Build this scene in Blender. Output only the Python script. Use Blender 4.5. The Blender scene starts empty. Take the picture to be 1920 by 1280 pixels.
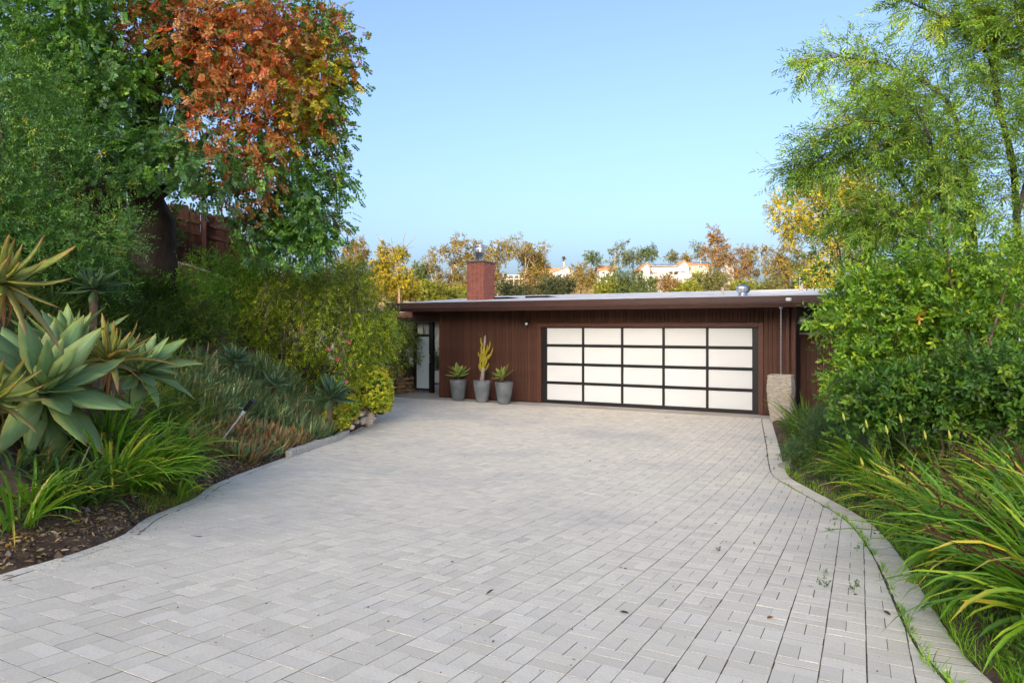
import bpy, math
import numpy as np
from mathutils import Matrix, Vector

SC = bpy.context.scene
COL = SC.collection
R = math.radians
rng = np.random.default_rng(11)

# ---------------------------------------------------------------- camera
CZ = 2.11                       # eye height above the garage floor (z = 0)
F = 1280.0                      # focal length in photo pixels (24 mm lens on 36 mm)
HX, HY = 960.0, 613.0           # principal column and horizon row
cam_d = bpy.data.cameras.new('camera')
cam_d.lens = 24.0
cam_d.sensor_width = 36.0
cam_d.sensor_fit = 'HORIZONTAL'
cam_d.shift_y = -27.0 / 1920.0
cam_d.clip_start = 0.05
cam_d.clip_end = 3000.0
cam = bpy.data.objects.new('camera', cam_d)
cam.location = (0, 0, CZ)
cam.rotation_euler = (R(90), 0, 0)
COL.objects.link(cam)
SC.camera = cam

# ---------------------------------------------------------------- sky, sun, exposure
SUN_EL, SUN_AZ = 16.0, 200.0     # degrees; azimuth clockwise from +Y
world = bpy.data.worlds.new('World')
SC.world = world
world.use_nodes = True
wn = world.node_tree
bg = wn.nodes['Background']
sky = wn.nodes.new('ShaderNodeTexSky')
sky.sky_type = 'NISHITA'
sky.sun_disc = False
sky.sun_elevation = R(SUN_EL)
sky.sun_rotation = R(SUN_AZ)
sky.altitude = 100.0
sky.air_density = 0.72
sky.dust_density = 6.6
sky.ozone_density = 2.2
wn.links.new(sky.outputs['Color'], bg.inputs['Color'])
bg.inputs['Strength'].default_value = 0.15
sun_d = bpy.data.lights.new('sun', 'SUN')
sun_d.energy = 2.4
sun_d.angle = R(0.53)
sun_d.color = (1.0, 0.80, 0.56)
sun = bpy.data.objects.new('sun', sun_d)
sdir = Vector((math.sin(R(SUN_AZ)) * math.cos(R(SUN_EL)), math.cos(R(SUN_AZ)) * math.cos(R(SUN_EL)), math.sin(R(SUN_EL))))
sun.rotation_euler = sdir.to_track_quat('Z', 'Y').to_euler()
sun.location = (-30, -80, 40)
COL.objects.link(sun)
SC.view_settings.view_transform = 'Standard'
SC.view_settings.look = 'None'
SC.view_settings.gamma = 1.0
SC.view_settings.use_curve_mapping = False
SC.view_settings.exposure = 1.64
SC.cycles.use_denoising = True
SC.cycles.max_bounces = 8
SC.cycles.transparent_max_bounces = 8

# ---------------------------------------------------------------- geometry helpers
AH = R(27.0)                    # the house and the paving are turned by 27 degrees
CA, SA = math.cos(AH), math.sin(AH)

def W(v, u, z=0.0):             # house frame (v along the facade, u towards it) -> world
    return (SA * u + CA * v, CA * u - SA * v, z)

def UV(X, Y):
    return (CA * X - SA * Y, SA * X + CA * Y)

def zdrive(u):                  # the drive drops by a tenth and levels out before the garage
    u = np.asarray(u, float)
    s = 0.099
    a = 0.84 - s * u
    t = np.clip(u - 5.0, 0, 7.0)
    b = 0.84 - s * 5 - (s * t - s * t * t / 14.0)
    return np.where(u < 5.0, a, b) + 0.0015

def P(px, py, Y):               # place in the world seen at a photo pixel, at depth Y
    return np.array(((px - HX) / F * Y, Y, CZ + (HY - py) / F * Y))

def G(px, py):                  # place on the drive seen at a photo pixel
    lo, hi = 0.5, 60.0
    for _ in range(50):
        m = (lo + hi) / 2
        X = (px - HX) / F * m
        z = CZ + (HY - py) / F * m
        if z > float(zdrive(SA * X + CA * m)): lo = m
        else: hi = m
    return np.array(((px - HX) / F * lo, lo))

def proj(p):                    # world -> photo pixel
    p = np.asarray(p)
    return np.stack((HX + F * p[..., 0] / p[..., 1], HY - F * (p[..., 2] - CZ) / p[..., 1]), -1)

def nrm(a):
    return a / np.maximum(np.linalg.norm(a, axis=-1, keepdims=True), 1e-9)

def mesh_np(name, verts, faces, col=None, smooth=False):
    """verts (N,3); faces: list of int arrays (M,k)"""
    me = bpy.data.meshes.new(name)
    verts = np.ascontiguousarray(verts, np.float32)
    faces = [np.asarray(f, np.int32) for f in faces if len(f)]
    me.vertices.add(len(verts))
    me.vertices.foreach_set('co', verts.ravel())
    loops = np.concatenate([f.ravel() for f in faces])
    tot = np.concatenate([np.full(len(f), f.shape[1], np.int32) for f in faces])
    start = np.concatenate(([0], np.cumsum(tot)[:-1])).astype(np.int32)
    me.loops.add(len(loops))
    me.loops.foreach_set('vertex_index', loops)
    me.polygons.add(len(tot))
    me.polygons.foreach_set('loop_start', start)
    me.polygons.foreach_set('loop_total', tot)
    me.polygons.foreach_set('use_smooth', np.full(len(tot), smooth, bool))
    me.update(calc_edges=True)
    if col is not None:
        c = np.ones((len(verts), 4), np.float32)
        c[:, :3] = col
        a = me.attributes.new('tint', 'FLOAT_COLOR', 'POINT')
        a.data.foreach_set('color', c.ravel())
    return me

def tag(o, label=None, cat=None, group=None, kind=None):
    if label: o['label'] = label
    if cat: o['category'] = cat
    if group: o['group'] = group
    if kind: o['kind'] = kind
    return o

def link(name, me, mat=None, parent=None, loc=None):
    o = bpy.data.objects.new(name, me)
    COL.objects.link(o)
    if mat is not None and not me.materials: me.materials.append(mat)
    if parent is not None: o.parent = parent
    if loc is not None: o.location = loc
    return o

def empty(name, loc, label=None, cat=None, group=None, rz=0.0):
    o = bpy.data.objects.new(name, None)
    o.empty_display_size = 0.2
    o.location = tuple(float(c) for c in loc)
    o.rotation_euler = (0, 0, rz)
    COL.objects.link(o)
    return tag(o, label, cat, group)

class MB:
    """collects simple shapes for one mesh"""
    def __init__(s): s.v, s.f, s.n, s.c = [], {}, 0, []
    def add(s, v, faces, col=None):
        v = np.asarray(v, float)
        for f in faces:
            f = np.asarray(f)
            if f.ndim == 1: f = f[None]
            s.f.setdefault(f.shape[1], []).append(f + s.n)
        s.v.append(v); s.n += len(v)
        s.c.append(np.tile(np.array(col if col is not None else (1, 1, 1.)), (len(v), 1)) if np.ndim(col) < 2 else np.asarray(col))
        return s
    def box(s, x0, x1, y0, y1, z0, z1, col=None):
        v = [(x, y, z) for z in (z0, z1) for y in (y0, y1) for x in (x0, x1)]
        return s.add(v, [np.array([(0, 2, 3, 1), (4, 5, 7, 6), (0, 1, 5, 4), (2, 6, 7, 3), (0, 4, 6, 2), (1, 3, 7, 5)])], col)
    def bbox(s, x0, x1, y0, y1, z0, z1, b=0.006, col=None):
        """box with chamfered edges on every side (24 corners)"""
        xs, ys, zs = (x0, x1), (y0, y1), (z0, z1)
        v = []
        for i in range(8):
            a = (i & 1, i >> 1 & 1, i >> 2 & 1)
            c = [xs[a[0]], ys[a[1]], zs[a[2]]]
            sg = [1 if k == 0 else -1 for k in a]
            for ax in range(3):
                q = [c[k] + (0 if k == ax else sg[k] * b) for k in range(3)]
                v.append(q)
        ix = lambda i, ax: i * 3 + ax
        q4, q3 = [], []
        for ax in range(3):
            o1, o2 = [(1, 2), (0, 2), (0, 1)][ax]
            for sd in (0, 1):
                cs = []
                for p, q in ((0, 0), (1, 0), (1, 1), (0, 1)):
                    cs.append((sd << ax) | (p << o1) | (q << o2))
                f = [ix(i, ax) for i in cs]
                q4.append(f if (sd == 1) ^ (ax == 1) else f[::-1])
        for ax in range(3):
            o1, o2 = [(1, 2), (0, 2), (0, 1)][ax]
            for p in (0, 1):
                for q in (0, 1):
                    i0 = (p << o1) | (q << o2); i1 = i0 | (1 << ax)
                    q4.append([ix(i0, o1), ix(i1, o1), ix(i1, o2), ix(i0, o2)])
        for i in range(8): q3.append([ix(i, 0), ix(i, 1), ix(i, 2)])
        return s.add(v, [np.array(q4), np.array(q3)], col)
    def tube(s, pts, rad, n=6, col=None, cap=True):
        pts = np.asarray(pts, float); k = len(pts)
        rad = np.broadcast_to(np.asarray(rad, float), (k,))
        t = nrm(np.gradient(pts, axis=0))
        ref = np.array((0.31, 0.17, 0.93)) if abs(t[0, 2]) < .9 else np.array((0.9, 0.2, 0.1))
        a = nrm(np.cross(t, ref)); b = np.cross(t, a)
        ang = np.arange(n) * 2 * math.pi / n
        ring = (a[:, None] * np.cos(ang)[None, :, None] + b[:, None] * np.sin(ang)[None, :, None]) * rad[:, None, None] + pts[:, None]
        i = np.arange(k - 1)[:, None] * n; j = np.arange(n)[None]; jn = (j + 1) % n
        q = np.stack(np.broadcast_arrays(i + j, i + jn, i + n + jn, i + n + j), -1).reshape(-1, 4)
        fs = [q]
        if cap: fs += [np.arange(n)[::-1][None], (np.arange(n) + (k - 1) * n)[None]]
        return s.add(ring.reshape(-1, 3), fs, col)
    def lathe(s, prof, n=20, col=None, at=(0, 0, 0)):
        prof = np.asarray(prof, float); k = len(prof)
        ang = np.arange(n) * 2 * math.pi / n
        v = np.stack((prof[:, 0, None] * np.cos(ang), prof[:, 0, None] * np.sin(ang), np.broadcast_to(prof[:, 1, None], (k, n))), -1).reshape(-1, 3) + np.asarray(at)
        i = np.arange(k - 1)[:, None] * n; j = np.arange(n)[None]; jn = (j + 1) % n
        q = np.stack(np.broadcast_arrays(i + j, i + jn, i + n + jn, i + n + j), -1).reshape(-1, 4)
        return s.add(v, [q], col)
    def mesh(s, name, smooth=False):
        return mesh_np(name, np.concatenate(s.v), [np.concatenate(f) for f in s.f.values()], np.concatenate(s.c), smooth)
    def build(s, name, mat, parent=None, loc=None, smooth=False, label=None, cat=None, group=None, kind=None):
        return tag(link(name, s.mesh(name, smooth), mat, parent, loc), label, cat, group, kind)

# ---------------------------------------------------------------- materials
def mat(name, base, rough=.6, spec=.35, metal=0.0, var=0.0, vscale=6.0, stretch=(1, 1, 1), bump=0.0, bscale=40.0,
        tint=False, trans=0.0, tcol=None, var2=None, coat=0.0, bstretch=None, objrand=0.0):
    m = bpy.data.materials.new(name); m.use_nodes = True
    nt = m.node_tree; N, L = nt.nodes, nt.links
    p = N['Principled BSDF']; out = N['Material Output']
    p.inputs['Roughness'].default_value = rough
    p.inputs['Specular IOR Level'].default_value = spec
    p.inputs['Metallic'].default_value = metal
    if coat: p.inputs['Coat Weight'].default_value = coat
    rgb = N.new('ShaderNodeRGB'); rgb.outputs[0].default_value = (*base, 1)
    c = rgb.outputs[0]
    def mul(a, b, fac=1.0, mode='MULTIPLY'):
        x = N.new('ShaderNodeMix'); x.data_type = 'RGBA'; x.blend_type = mode
        x.inputs[0].default_value = fac
        L.new(a, x.inputs[6])
        if isinstance(b, tuple): x.inputs[7].default_value = (*b, 1)
        else: L.new(b, x.inputs[7])
        return x.outputs[2]
    if tint:
        at = N.new('ShaderNodeAttribute'); at.attribute_name = 'tint'
        c = mul(c, at.outputs['Color'])
    co = N.new('ShaderNodeTexCoord')
    def noise(scale, st, detail=5.0):
        mp = N.new('ShaderNodeMapping'); mp.inputs['Scale'].default_value = st
        L.new(co.outputs['Object'], mp.inputs['Vector'])
        n = N.new('ShaderNodeTexNoise'); n.inputs['Scale'].default_value = scale; n.inputs['Detail'].default_value = detail
        L.new(mp.outputs[0], n.inputs['Vector'])
        return n.outputs['Fac']
    def ramp(f, lo, hi):
        r = N.new('ShaderNodeMapRange'); r.inputs['From Min'].default_value = .3; r.inputs['From Max'].default_value = .7
        r.inputs['To Min'].default_value = lo; r.inputs['To Max'].default_value = hi
        L.new(f, r.inputs['Value']); return r.outputs[0]
    def bc(f):
        x = N.new('ShaderNodeCombineColor')
        for k in range(3): L.new(f, x.inputs[k])
        return x.outputs[0]
    if var: c = mul(c, bc(ramp(noise(vscale, stretch), 1 - var, 1 + var)))
    if var2:                     # (colour, scale, threshold, amount): stains with a shape of their own
        f = noise(var2[1], (1, 1, 1))
        r = N.new('ShaderNodeMapRange'); r.inputs['From Min'].default_value = var2[2]; r.inputs['From Max'].default_value = var2[2] + .15
        r.inputs['To Max'].default_value = var2[3]
        L.new(f, r.inputs['Value'])
        x = N.new('ShaderNodeMix'); x.data_type = 'RGBA'
        L.new(r.outputs[0], x.inputs[0]); L.new(c, x.inputs[6]); x.inputs[7].default_value = (*var2[0], 1)
        c = x.outputs[2]
    if objrand:
        oi = N.new('ShaderNodeObjectInfo')
        r = N.new('ShaderNodeMapRange'); r.inputs['To Min'].default_value = 1 - objrand; r.inputs['To Max'].default_value = 1 + objrand
        L.new(oi.outputs['Random'], r.inputs['Value'])
        c = mul(c, bc(r.outputs[0]))
    L.new(c, p.inputs['Base Color'])
    if bump:
        b = N.new('ShaderNodeBump'); b.inputs['Strength'].default_value = bump; b.inputs['Distance'].default_value = .01
        L.new(noise(bscale, bstretch or stretch, 8.0), b.inputs['Height'])
        L.new(b.outputs[0], p.inputs['Normal'])
    if trans:
        t = N.new('ShaderNodeBsdfTranslucent')
        if tcol: L.new(mul(c, tcol), t.inputs['Color'])
        else: L.new(c, t.inputs['Color'])
        x = N.new('ShaderNodeMixShader'); x.inputs[0].default_value = trans
        L.new(p.outputs[0], x.inputs[1]); L.new(t.outputs[0], x.inputs[2])
        L.new(x.outputs[0], out.inputs['Surface'])
    return m

LEAF = mat('leaf', (1.65, 1.65, 1.4), .5, .3, tint=True, trans=.42, tcol=(1.25, 1.2, .6))
LEAF_GLOSSY = mat('glossy_leaf', (1.65, 1.65, 1.4), .36, .5, tint=True, trans=.36, tcol=(1.25, 1.25, .5))
LEAF_FAR = mat('far_leaf', (1, 1, 1), .6, .2, tint=True, trans=.35, tcol=(1.2, 1.1, .7))
SUCC = mat('succulent_leaf', (1.4, 1.4, 1.2), .42, .4, tint=True, trans=.14, var=.14, vscale=4, stretch=(1, 9, 9), objrand=.14)
BARK = mat('bark', (.075, .055, .042), .9, .2, var=.45, vscale=9, stretch=(1, 1, .35), bump=.8, bscale=22)
BARK_PALE = mat('pale_bark', (.33, .27, .20), .85, .2, var=.3, vscale=1.5, stretch=(1, 1, .3))
TWIG = mat('twig', (.11, .085, .06), .85, .2, var=.3, vscale=12)
SOIL = None

# ---------------------------------------------------------------- foliage helpers
def leaf_shape(shape):
    if shape == 'diamond':
        return np.array([(0, 0, 0), (.42, .5, .12), (1, 0, 0), (.42, -.5, .12)]), [np.array([(0, 3, 2, 1)])]
    if shape == 'fold':
        return np.array([(0, 0, 0), (.25, .36, .12), (.6, .46, .1), (1, 0, -.1), (.6, -.46, .1), (.25, -.36, .12), (.5, 0, .0)]), \
            [np.array([(0, 6, 1), (1, 6, 2), (2, 6, 3), (3, 6, 4), (4, 6, 5), (5, 6, 0)])]
    if shape == 'round':
        return np.array([(0, 0, 0), (.22, .42, .05), (.72, .46, .05), (1, 0, 0), (.72, -.46, .05), (.22, -.42, .05)]), [np.array([(0, 5, 4, 3, 2, 1)])]
    if shape == 'lance':
        return np.array([(0, 0, 0), (.3, .5, .08), (.68, .36, .03), (1, 0, -.12), (.68, -.36, .03), (.3, -.5, .08)]), [np.array([(0, 5, 4, 3), (0, 3, 2, 1)])]

def leaf_mesh(name, pos, ax, nr, L, Wd, col, shape='diamond'):
    tv, tf = leaf_shape(shape)
    ax = nrm(ax); sd = nrm(np.cross(nr, ax)); n = np.cross(ax, sd)
    L = np.broadcast_to(L, (len(pos),)); Wd = np.broadcast_to(Wd, (len(pos),))
    v = pos[:, None] + ax[:, None] * (tv[None, :, 0, None] * L[:, None, None]) + sd[:, None] * (tv[None, :, 1, None] * Wd[:, None, None]) + n[:, None] * (tv[None, :, 2, None] * Wd[:, None, None])
    k = len(tv)
    off = (np.arange(len(pos)) * k)[:, None, None]
    fs = [(f[None] + off).reshape(-1, f.shape[1]) for f in tf if len(f)]
    c = np.repeat(col, k, axis=0)
    return mesh_np(name, v.reshape(-1, 3), fs, c)

def template(kind, K=10):
    i = np.arange(K)
    if kind == 'pinnate':
        s = np.where(i % 2, 1., -1.)
        tp = np.stack((.12 + .8 * (i // 2) / max(1, K // 2 - 1), s * .02, -.10 * ((i // 2) / (K // 2)) ** 2), -1)
        ta = np.stack((np.full(K, .35), s, np.full(K, -.25)), -1)
        tn = np.tile((0.25, 0, 1.), (K, 1))
    elif kind == 'feather':
        s = np.where(i % 2, 1., -1.)
        tp = np.stack((.05 + .95 * i / (K - 1), s * .01, -.22 * (i / K) ** 2), -1)
        ta = np.stack((np.full(K, .9), s * .75, np.full(K, -.35)), -1)
        tn = np.tile((0.1, 0, 1.), (K, 1))
    elif kind == 'twig':
        a = i * 2.4
        tp = np.stack((.1 + .9 * i / (K - 1), .02 * np.cos(a), .02 * np.sin(a)), -1)
        w = np.where(i == K - 1, .1, .85)
        ta = np.stack((np.full(K, .65), np.cos(a) * w, np.sin(a) * w), -1)
        tn = np.stack((np.full(K, .8), -np.cos(a) * .6, -np.sin(a) * .6), -1) + np.array((0, 0, .5))
    elif kind == 'rosette':
        a = i * 2.4
        e = np.linspace(.2, 1.25, K)
        tp = np.zeros((K, 3))
        ta = np.stack((np.cos(e), np.sin(e) * np.cos(a), np.sin(e) * np.sin(a)), -1)
        tn = np.stack((np.sin(e), -np.cos(e) * np.cos(a), -np.cos(e) * np.sin(a)), -1)
    return tp, ta, tn

def place(tm, o, d, s, jit=.35, up=(0, 0, 1.)):
    """puts copies of a twig at o, along d, of length s"""
    tp, ta, tn = tm; M, K = len(o), len(tp)
    x = nrm(d)
    z = np.asarray(up)[None] + rng.normal(0, jit, (M, 3))
    z = nrm(z - (z * x).sum(-1, keepdims=True) * x)
    y = np.cross(z, x)
    Rm = np.stack((x, y, z), -1)
    s = np.broadcast_to(s, (M,))
    pos = o[:, None] + np.einsum('mij,kj->mki', Rm, tp) * s[:, None, None]
    ax = np.einsum('mij,kj->mki', Rm, ta) + rng.normal(0, .18, (M, K, 3))
    nr = np.einsum('mij,kj->mki', Rm, tn) + rng.normal(0, .25, (M, K, 3))
    return pos.reshape(-1, 3), ax.reshape(-1, 3), nr.reshape(-1, 3)

def pick(pal, n):
    cs = np.array([p[0] for p in pal]); w = np.array([p[1] for p in pal], float)
    return cs[rng.choice(len(cs), n, p=w / w.sum())]

def clumps(ells, nsub, lo=.5, bottom=-.7):
    """centres of leaf clumps in the outer part of ellipsoids (cx,cy,cz,rx,ry,rz)"""
    out, own = [], []
    vol = np.array([(e[3] * e[4] * e[5]) ** (2 / 3) for e in ells]); cnt = np.maximum(1, np.round(nsub * vol / vol.sum())).astype(int)
    for e, n in zip(ells, cnt):
        d = nrm(rng.normal(size=(n * 3, 3))); d = d[d[:, 2] > bottom][:n]
        r = (lo + (1 - lo) * rng.random(len(d)) ** .7)[:, None]
        out.append(np.array(e[:3]) + d * r * np.array(e[3:6])); own.append(np.tile(e[:3], (len(d), 1)))
    return np.concatenate(out), np.concatenate(own)

def sprays(cs, own, subr, n, droop=.2, outw=.6, rnd=.6, flat=1.0):
    M = len(cs)
    off = nrm(rng.normal(size=(M, n, 3))) * (rng.random((M, n, 1)) ** .5) * subr * np.array((1, 1, flat))
    o = cs[:, None] + off
    d = nrm(off) * .8 + nrm(o - own[:, None]) * outw + rng.normal(0, rnd, (M, n, 3)) + np.array((0, 0, -droop))
    return o.reshape(-1, 3), d.reshape(-1, 3), np.repeat(np.arange(M), n)

def E(px, py, rx, ry, Y, dy):   # ellipsoid given by its outline in the photo at depth Y
    c = P(px, py, Y)
    return (*c, rx / F * Y, dy, ry / F * Y)

def curve(a, b, sag=.0, n=6, wob=.0):
    a, b = np.asarray(a, float), np.asarray(b, float)
    t = np.linspace(0, 1, n)[:, None]
    p = a * (1 - t) + b * t
    p[:, 2] += sag * 4 * (t * (1 - t))[:, 0]
    if wob: p[1:-1] += rng.normal(0, wob, (n - 2, 3))
    return p

def poly(pts, n=24):            # smooth path through points
    pts = np.asarray(pts, float); k = len(pts)
    t = np.linspace(0, k - 1, n)
    i = np.clip(t.astype(int), 0, k - 2); f = (t - i)[:, None]
    g = lambda j: pts[np.clip(j, 0, k - 1)]
    p0, p1, p2, p3 = g(i - 1), g(i), g(i + 1), g(i + 2)
    return .5 * (2 * p1 + (p2 - p0) * f + (2 * p0 - 5 * p1 + 4 * p2 - p3) * f ** 2 + (3 * p1 - p0 - 3 * p2 + p3) * f ** 3)

def foliage(name, parent, tm, o, d, s, L, Wd, cols, shape, material, jit=.35, vj=.2, lj=.2, kind=None):
    """one foliage mesh from sprays; cols one colour per spray"""
    K = len(tm[0])
    pos, ax, nr = place(tm, o, d, s, jit)
    c = np.repeat(cols, K, axis=0) * (1 + rng.normal(0, vj, (len(pos), 1))).clip(.4, 1.8) * (1 + rng.normal(0, .05, (len(pos), 3)))
    l = L * (1 + rng.normal(0, lj, len(pos))).clip(.5, 1.6)
    me = leaf_mesh(name, pos, ax, nr, l, l * (Wd / L), c.clip(.003, .9), shape)
    ob = link(name, me, material, parent)
    if kind: ob['kind'] = kind
    return ob

def blades(base, az, el, L, Wd, bend, col, tipcol=None, seg=6, keel=False, twist=.0):
    """strap leaves: arcs that start at elevation el and droop by bend; returns verts, faces, colours"""
    n = len(base)
    t = np.linspace(0, 1, seg + 1)
    ang = el[:, None] - bend[:, None] * t[None] ** 1.4
    st = L[:, None] / seg
    h = np.concatenate((np.zeros((n, 1)), np.cumsum(np.cos(ang[:, :-1]) * st, 1)), 1)
    z = np.concatenate((np.zeros((n, 1)), np.cumsum(np.sin(ang[:, :-1]) * st, 1)), 1)
    dx, dy = np.cos(az), np.sin(az)
    mid = np.stack((base[:, 0, None] + h * dx[:, None], base[:, 1, None] + h * dy[:, None], base[:, 2, None] + z), -1)
    tw = az + rng.normal(0, .25 + twist, n)
    sd = np.stack((-np.sin(tw), np.cos(tw), rng.normal(0, .25, n)), -1)
    wp = np.interp(t, (0, .12, .55, .85, 1), (.65, .95, 1, .6, .03))
    off = sd[:, None] * (wp[None, :, None] * Wd[:, None, None] * .5)
    up = np.stack((-np.sin(ang) * dx[:, None], -np.sin(ang) * dy[:, None], np.cos(ang)), -1)
    lift = up * (wp[None, :, None] * Wd[:, None, None] * .22)
    if keel: rows = np.stack((mid + off + lift, mid, mid - off + lift), 2); k = 3
    else: rows = np.stack((mid + off, mid - off), 2); k = 2
    v = rows.reshape(-1, 3)
    i = (np.arange(n) * (seg + 1) * k)[:, None, None] + (np.arange(seg) * k)[None, :, None] + np.arange(k - 1)[None, None]
    f = np.stack((i, i + 1, i + k + 1, i + k), -1).reshape(-1, 4)
    c = np.repeat(col[:, None], seg + 1, 1)
    if tipcol is not None:
        w = np.clip((t - .55) / .45, 0, 1)[None, :, None]
        c = c * (1 - w) + tipcol[:, None] * w
    return v, f, np.repeat(c.reshape(-1, 3), k, 0)

class Blades:
    def __init__(s): s.v, s.f, s.c, s.n = [], [], [], 0
    def add(s, *a, **k):
        v, f, c = blades(*a, **k); s.v.append(v); s.f.append(f + s.n); s.c.append(c); s.n += len(v); return s
    def mesh(s, name): return mesh_np(name, np.concatenate(s.v), [np.concatenate(s.f)], np.concatenate(s.c).clip(.003, .9))
    def build(s, name, material, parent=None, **k): return tag(link(name, s.mesh(name), material, parent), **k)

def tuft(B, at, n, L, Wd, spread=.12, el=(.7, 1.45), bend=(.6, 1.9), pal=(((.06, .12, .02), 1),), tip=None, az=None, azs=3.2, keel=False, seg=6):
    a = rng.uniform(0, 2 * math.pi, n) if az is None else rng.normal(az, azs, n)
    b = np.asarray(at)[None] + np.stack((np.cos(a) * spread * rng.random(n), np.sin(a) * spread * rng.random(n), np.zeros(n)), -1)
    l = L * rng.uniform(.6, 1.15, n)
    c = pick(pal, n) * rng.uniform(.75, 1.25, (n, 1))
    tc = None
    if tip is not None:
        w = (rng.random((n, 1)) < tip[1]); tc = np.where(w, np.array(tip[0]) * rng.uniform(.7, 1.3, (n, 1)), c)
    B.add(b, a, rng.uniform(*el, n), l, Wd * rng.uniform(.7, 1.2, n), rng.uniform(*bend, n), c, tc, keel=keel, seg=seg)

# ---------------------------------------------------------------- plan of the drive
def smooth_edge(px):
    g = np.array([G(*p) for p in px]); g = g[np.argsort(g[:, 1])]
    return poly(g, 160)

L_EDGE = smooth_edge([(0, 1075), (110, 1045), (225, 1005), (275, 970), (360, 935), (400, 908), (470, 880), (550, 851), (600, 833), (650, 813), (690, 792), (706, 772), (722, 748)])
L_EDGE = np.concatenate(([(-3.05, -4.0), (-3.1, 1.0)], L_EDGE, [(-3.95, 21.3), (-3.7, 22.2), (-3.6, 30.0)]))
R_EDGE = smooth_edge([(1865, 1280), (1790, 1202), (1687, 1040), (1619, 971), (1521, 917), (1480, 893), (1468, 866), (1462, 840), (1452, 806), (1447, 788)])
R_EDGE = np.concatenate(([(1.15, -4.0), (1.6, 1.0)], R_EDGE, [(6.35, 16.6), (6.9, 17.0), (7.2, 30.0)]))
xl = lambda Y: np.interp(Y, L_EDGE[:, 1], L_EDGE[:, 0])
xr = lambda Y: np.interp(Y, R_EDGE[:, 1], R_EDGE[:, 0])

def sstep(a, b, x):
    t = np.clip((x - a) / (b - a), 0, 1); return t * t * (3 - 2 * t)

def hgt(X, Y):                  # the lie of the land
    X, Y = np.asarray(X, float), np.asarray(Y, float)
    u = SA * X + CA * Y
    zd = zdrive(np.maximum(u, -8))
    dL, dR = xl(Y) - X, X - xr(Y)
    steep = .86 * (1 - .75 * sstep(18.5, 23.5, Y))
    bank = .04 + .16 * np.clip(dL, 0, .4) + steep * np.clip(dL - .4, 0, 3.4) + .12 * np.clip(dL - 3.8, 0, 30)
    bank = bank + .03 * np.sin(X * 5.1 + Y * 2.3) + .02 * np.sin(Y * 7.7 - X * 3.1)
    bed = .03 + .14 * np.clip(dR, 0, 1.5) - .10 * np.clip(dR - 3.2, 0, 12) + .02 * np.sin(X * 4.3 + Y * 3.9)
    near = np.where(dL > 0, zd + bank * sstep(0, .15, dL), np.where(dR > 0, zd + bed * sstep(0, .1, dR), zd - .075))
    # valley and the opposite hillside
    rise = np.interp(Y, [26, 45, 75, 110, 150, 200, 225, 300, 420, 800], [0, -5, -11, -7, 4, 14, 16.5, 19, 10, -20])
    roll = 1.4 * np.sin(X * .045 + 1.3) + .8 * np.sin(X * .11 + Y * .06)
    far = rise + roll * sstep(60, 140, Y) + .6 * np.sin(X * .3) * np.sin(Y * .21)
    m = sstep(26, 40, Y)
    z = near * (1 - m) + far * m
    # unseen hill added behind the viewpoint to keep the sun off the drive
    top = 44.5 - (44.5 - 37.35) * sstep(-40.1, -38.6, X) + (40.5 - 37.35) * sstep(-35.9, -34.2, X)  # crest notch shaped to let a sun patch onto the garage door
    top = top - 24 * sstep(-24, -8, X) - 22 * sstep(-62, -80, X)
    top = top + .8 * np.sin(X * .3) * sstep(-30, -24, X) + .6 * np.sin(X * .25) * sstep(-42, -50, X)
    hill = np.where(Y < -102, 8 + (top - 8) * sstep(-190, -102, Y), near + (top - near) * np.interp(Y, [-100.5, -84, -45, -8], [1, .58, .2, 0]))
    return np.where(Y < -8, hill, z)

def hz(X, Y): return float(hgt(X, Y))

# ---------------------------------------------------------------- ground sheet
def axis_vals(parts):
    a = np.concatenate([np.arange(p[0], p[1], p[2]) for p in parts] + [[parts[-1][1]]]); return np.unique(np.round(a, 4))
gx = axis_vals([(-520, -120, 40), (-120, -46, 5), (-46, -32, .7), (-32, -12, 1.3), (-12, -7.5, .25), (-7.5, 8.5, .11), (8.5, 12, .25), (12, 40, 1.4), (40, 120, 5), (120, 520, 40)])
gy = axis_vals([(-320, -110, 15), (-110, -94, 1.0), (-94, -3, 2.6), (-3, 1.5, .4), (1.5, 15, .11), (15, 28, .25), (28, 120, 2.4), (120, 240, 3.5), (240, 400, 20), (400, 900, 100)])
GX, GY = np.meshgrid(gx, gy)
GZ = hgt(GX, GY)
nx, ny = len(gx), len(gy)
ii = (np.arange(ny - 1)[:, None] * nx + np.arange(nx - 1)[None]).ravel()
soil = np.array((.125, .083, .057)); dry = np.array((.30, .20, .10)); green = np.array((.09, .10, .03)); backc = np.array((.26, .20, .11))
m1 = sstep(28, 60, GY)[..., None]; m2 = (.5 + .5 * np.sin(GX * .13 + 1) * np.sin(GY * .09))[..., None]
gcol = soil * (1 - m1) + (dry * (1 - m2 * .6) + green * m2 * .6) * m1
back = sstep(-10, -30, GY)[..., None]
gcol = gcol * (1 - back) + backc * back  # added hill made paler, to bounce more light towards the drive
g_me = mesh_np('ground', np.stack((GX, GY, GZ), -1).reshape(-1, 3), [np.stack((ii, ii + 1, ii + nx + 1, ii + nx), -1)], gcol.reshape(-1, 3), True)
SOIL = mat('soil', (1, 1, 1), .95, .1, tint=True, var=.45, vscale=4.5, bump=1.0, bscale=30, var2=((.19, .125, .08), 2.2, .5, .75))
tag(link('ground', g_me, SOIL), kind='structure')

# ---------------------------------------------------------------- paved drive
PAVER = mat('paver', (.80, .715, .575), .95, .12, tint=True, var=.08, vscale=60, bump=.35, bscale=260, objrand=0.0, var2=((.50, .47, .43), .42, .50, .5))
BED = mat('joint_sand', (.10, .078, .055), .95, .1, var=.35, vscale=20, bump=.5, bscale=60)
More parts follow.
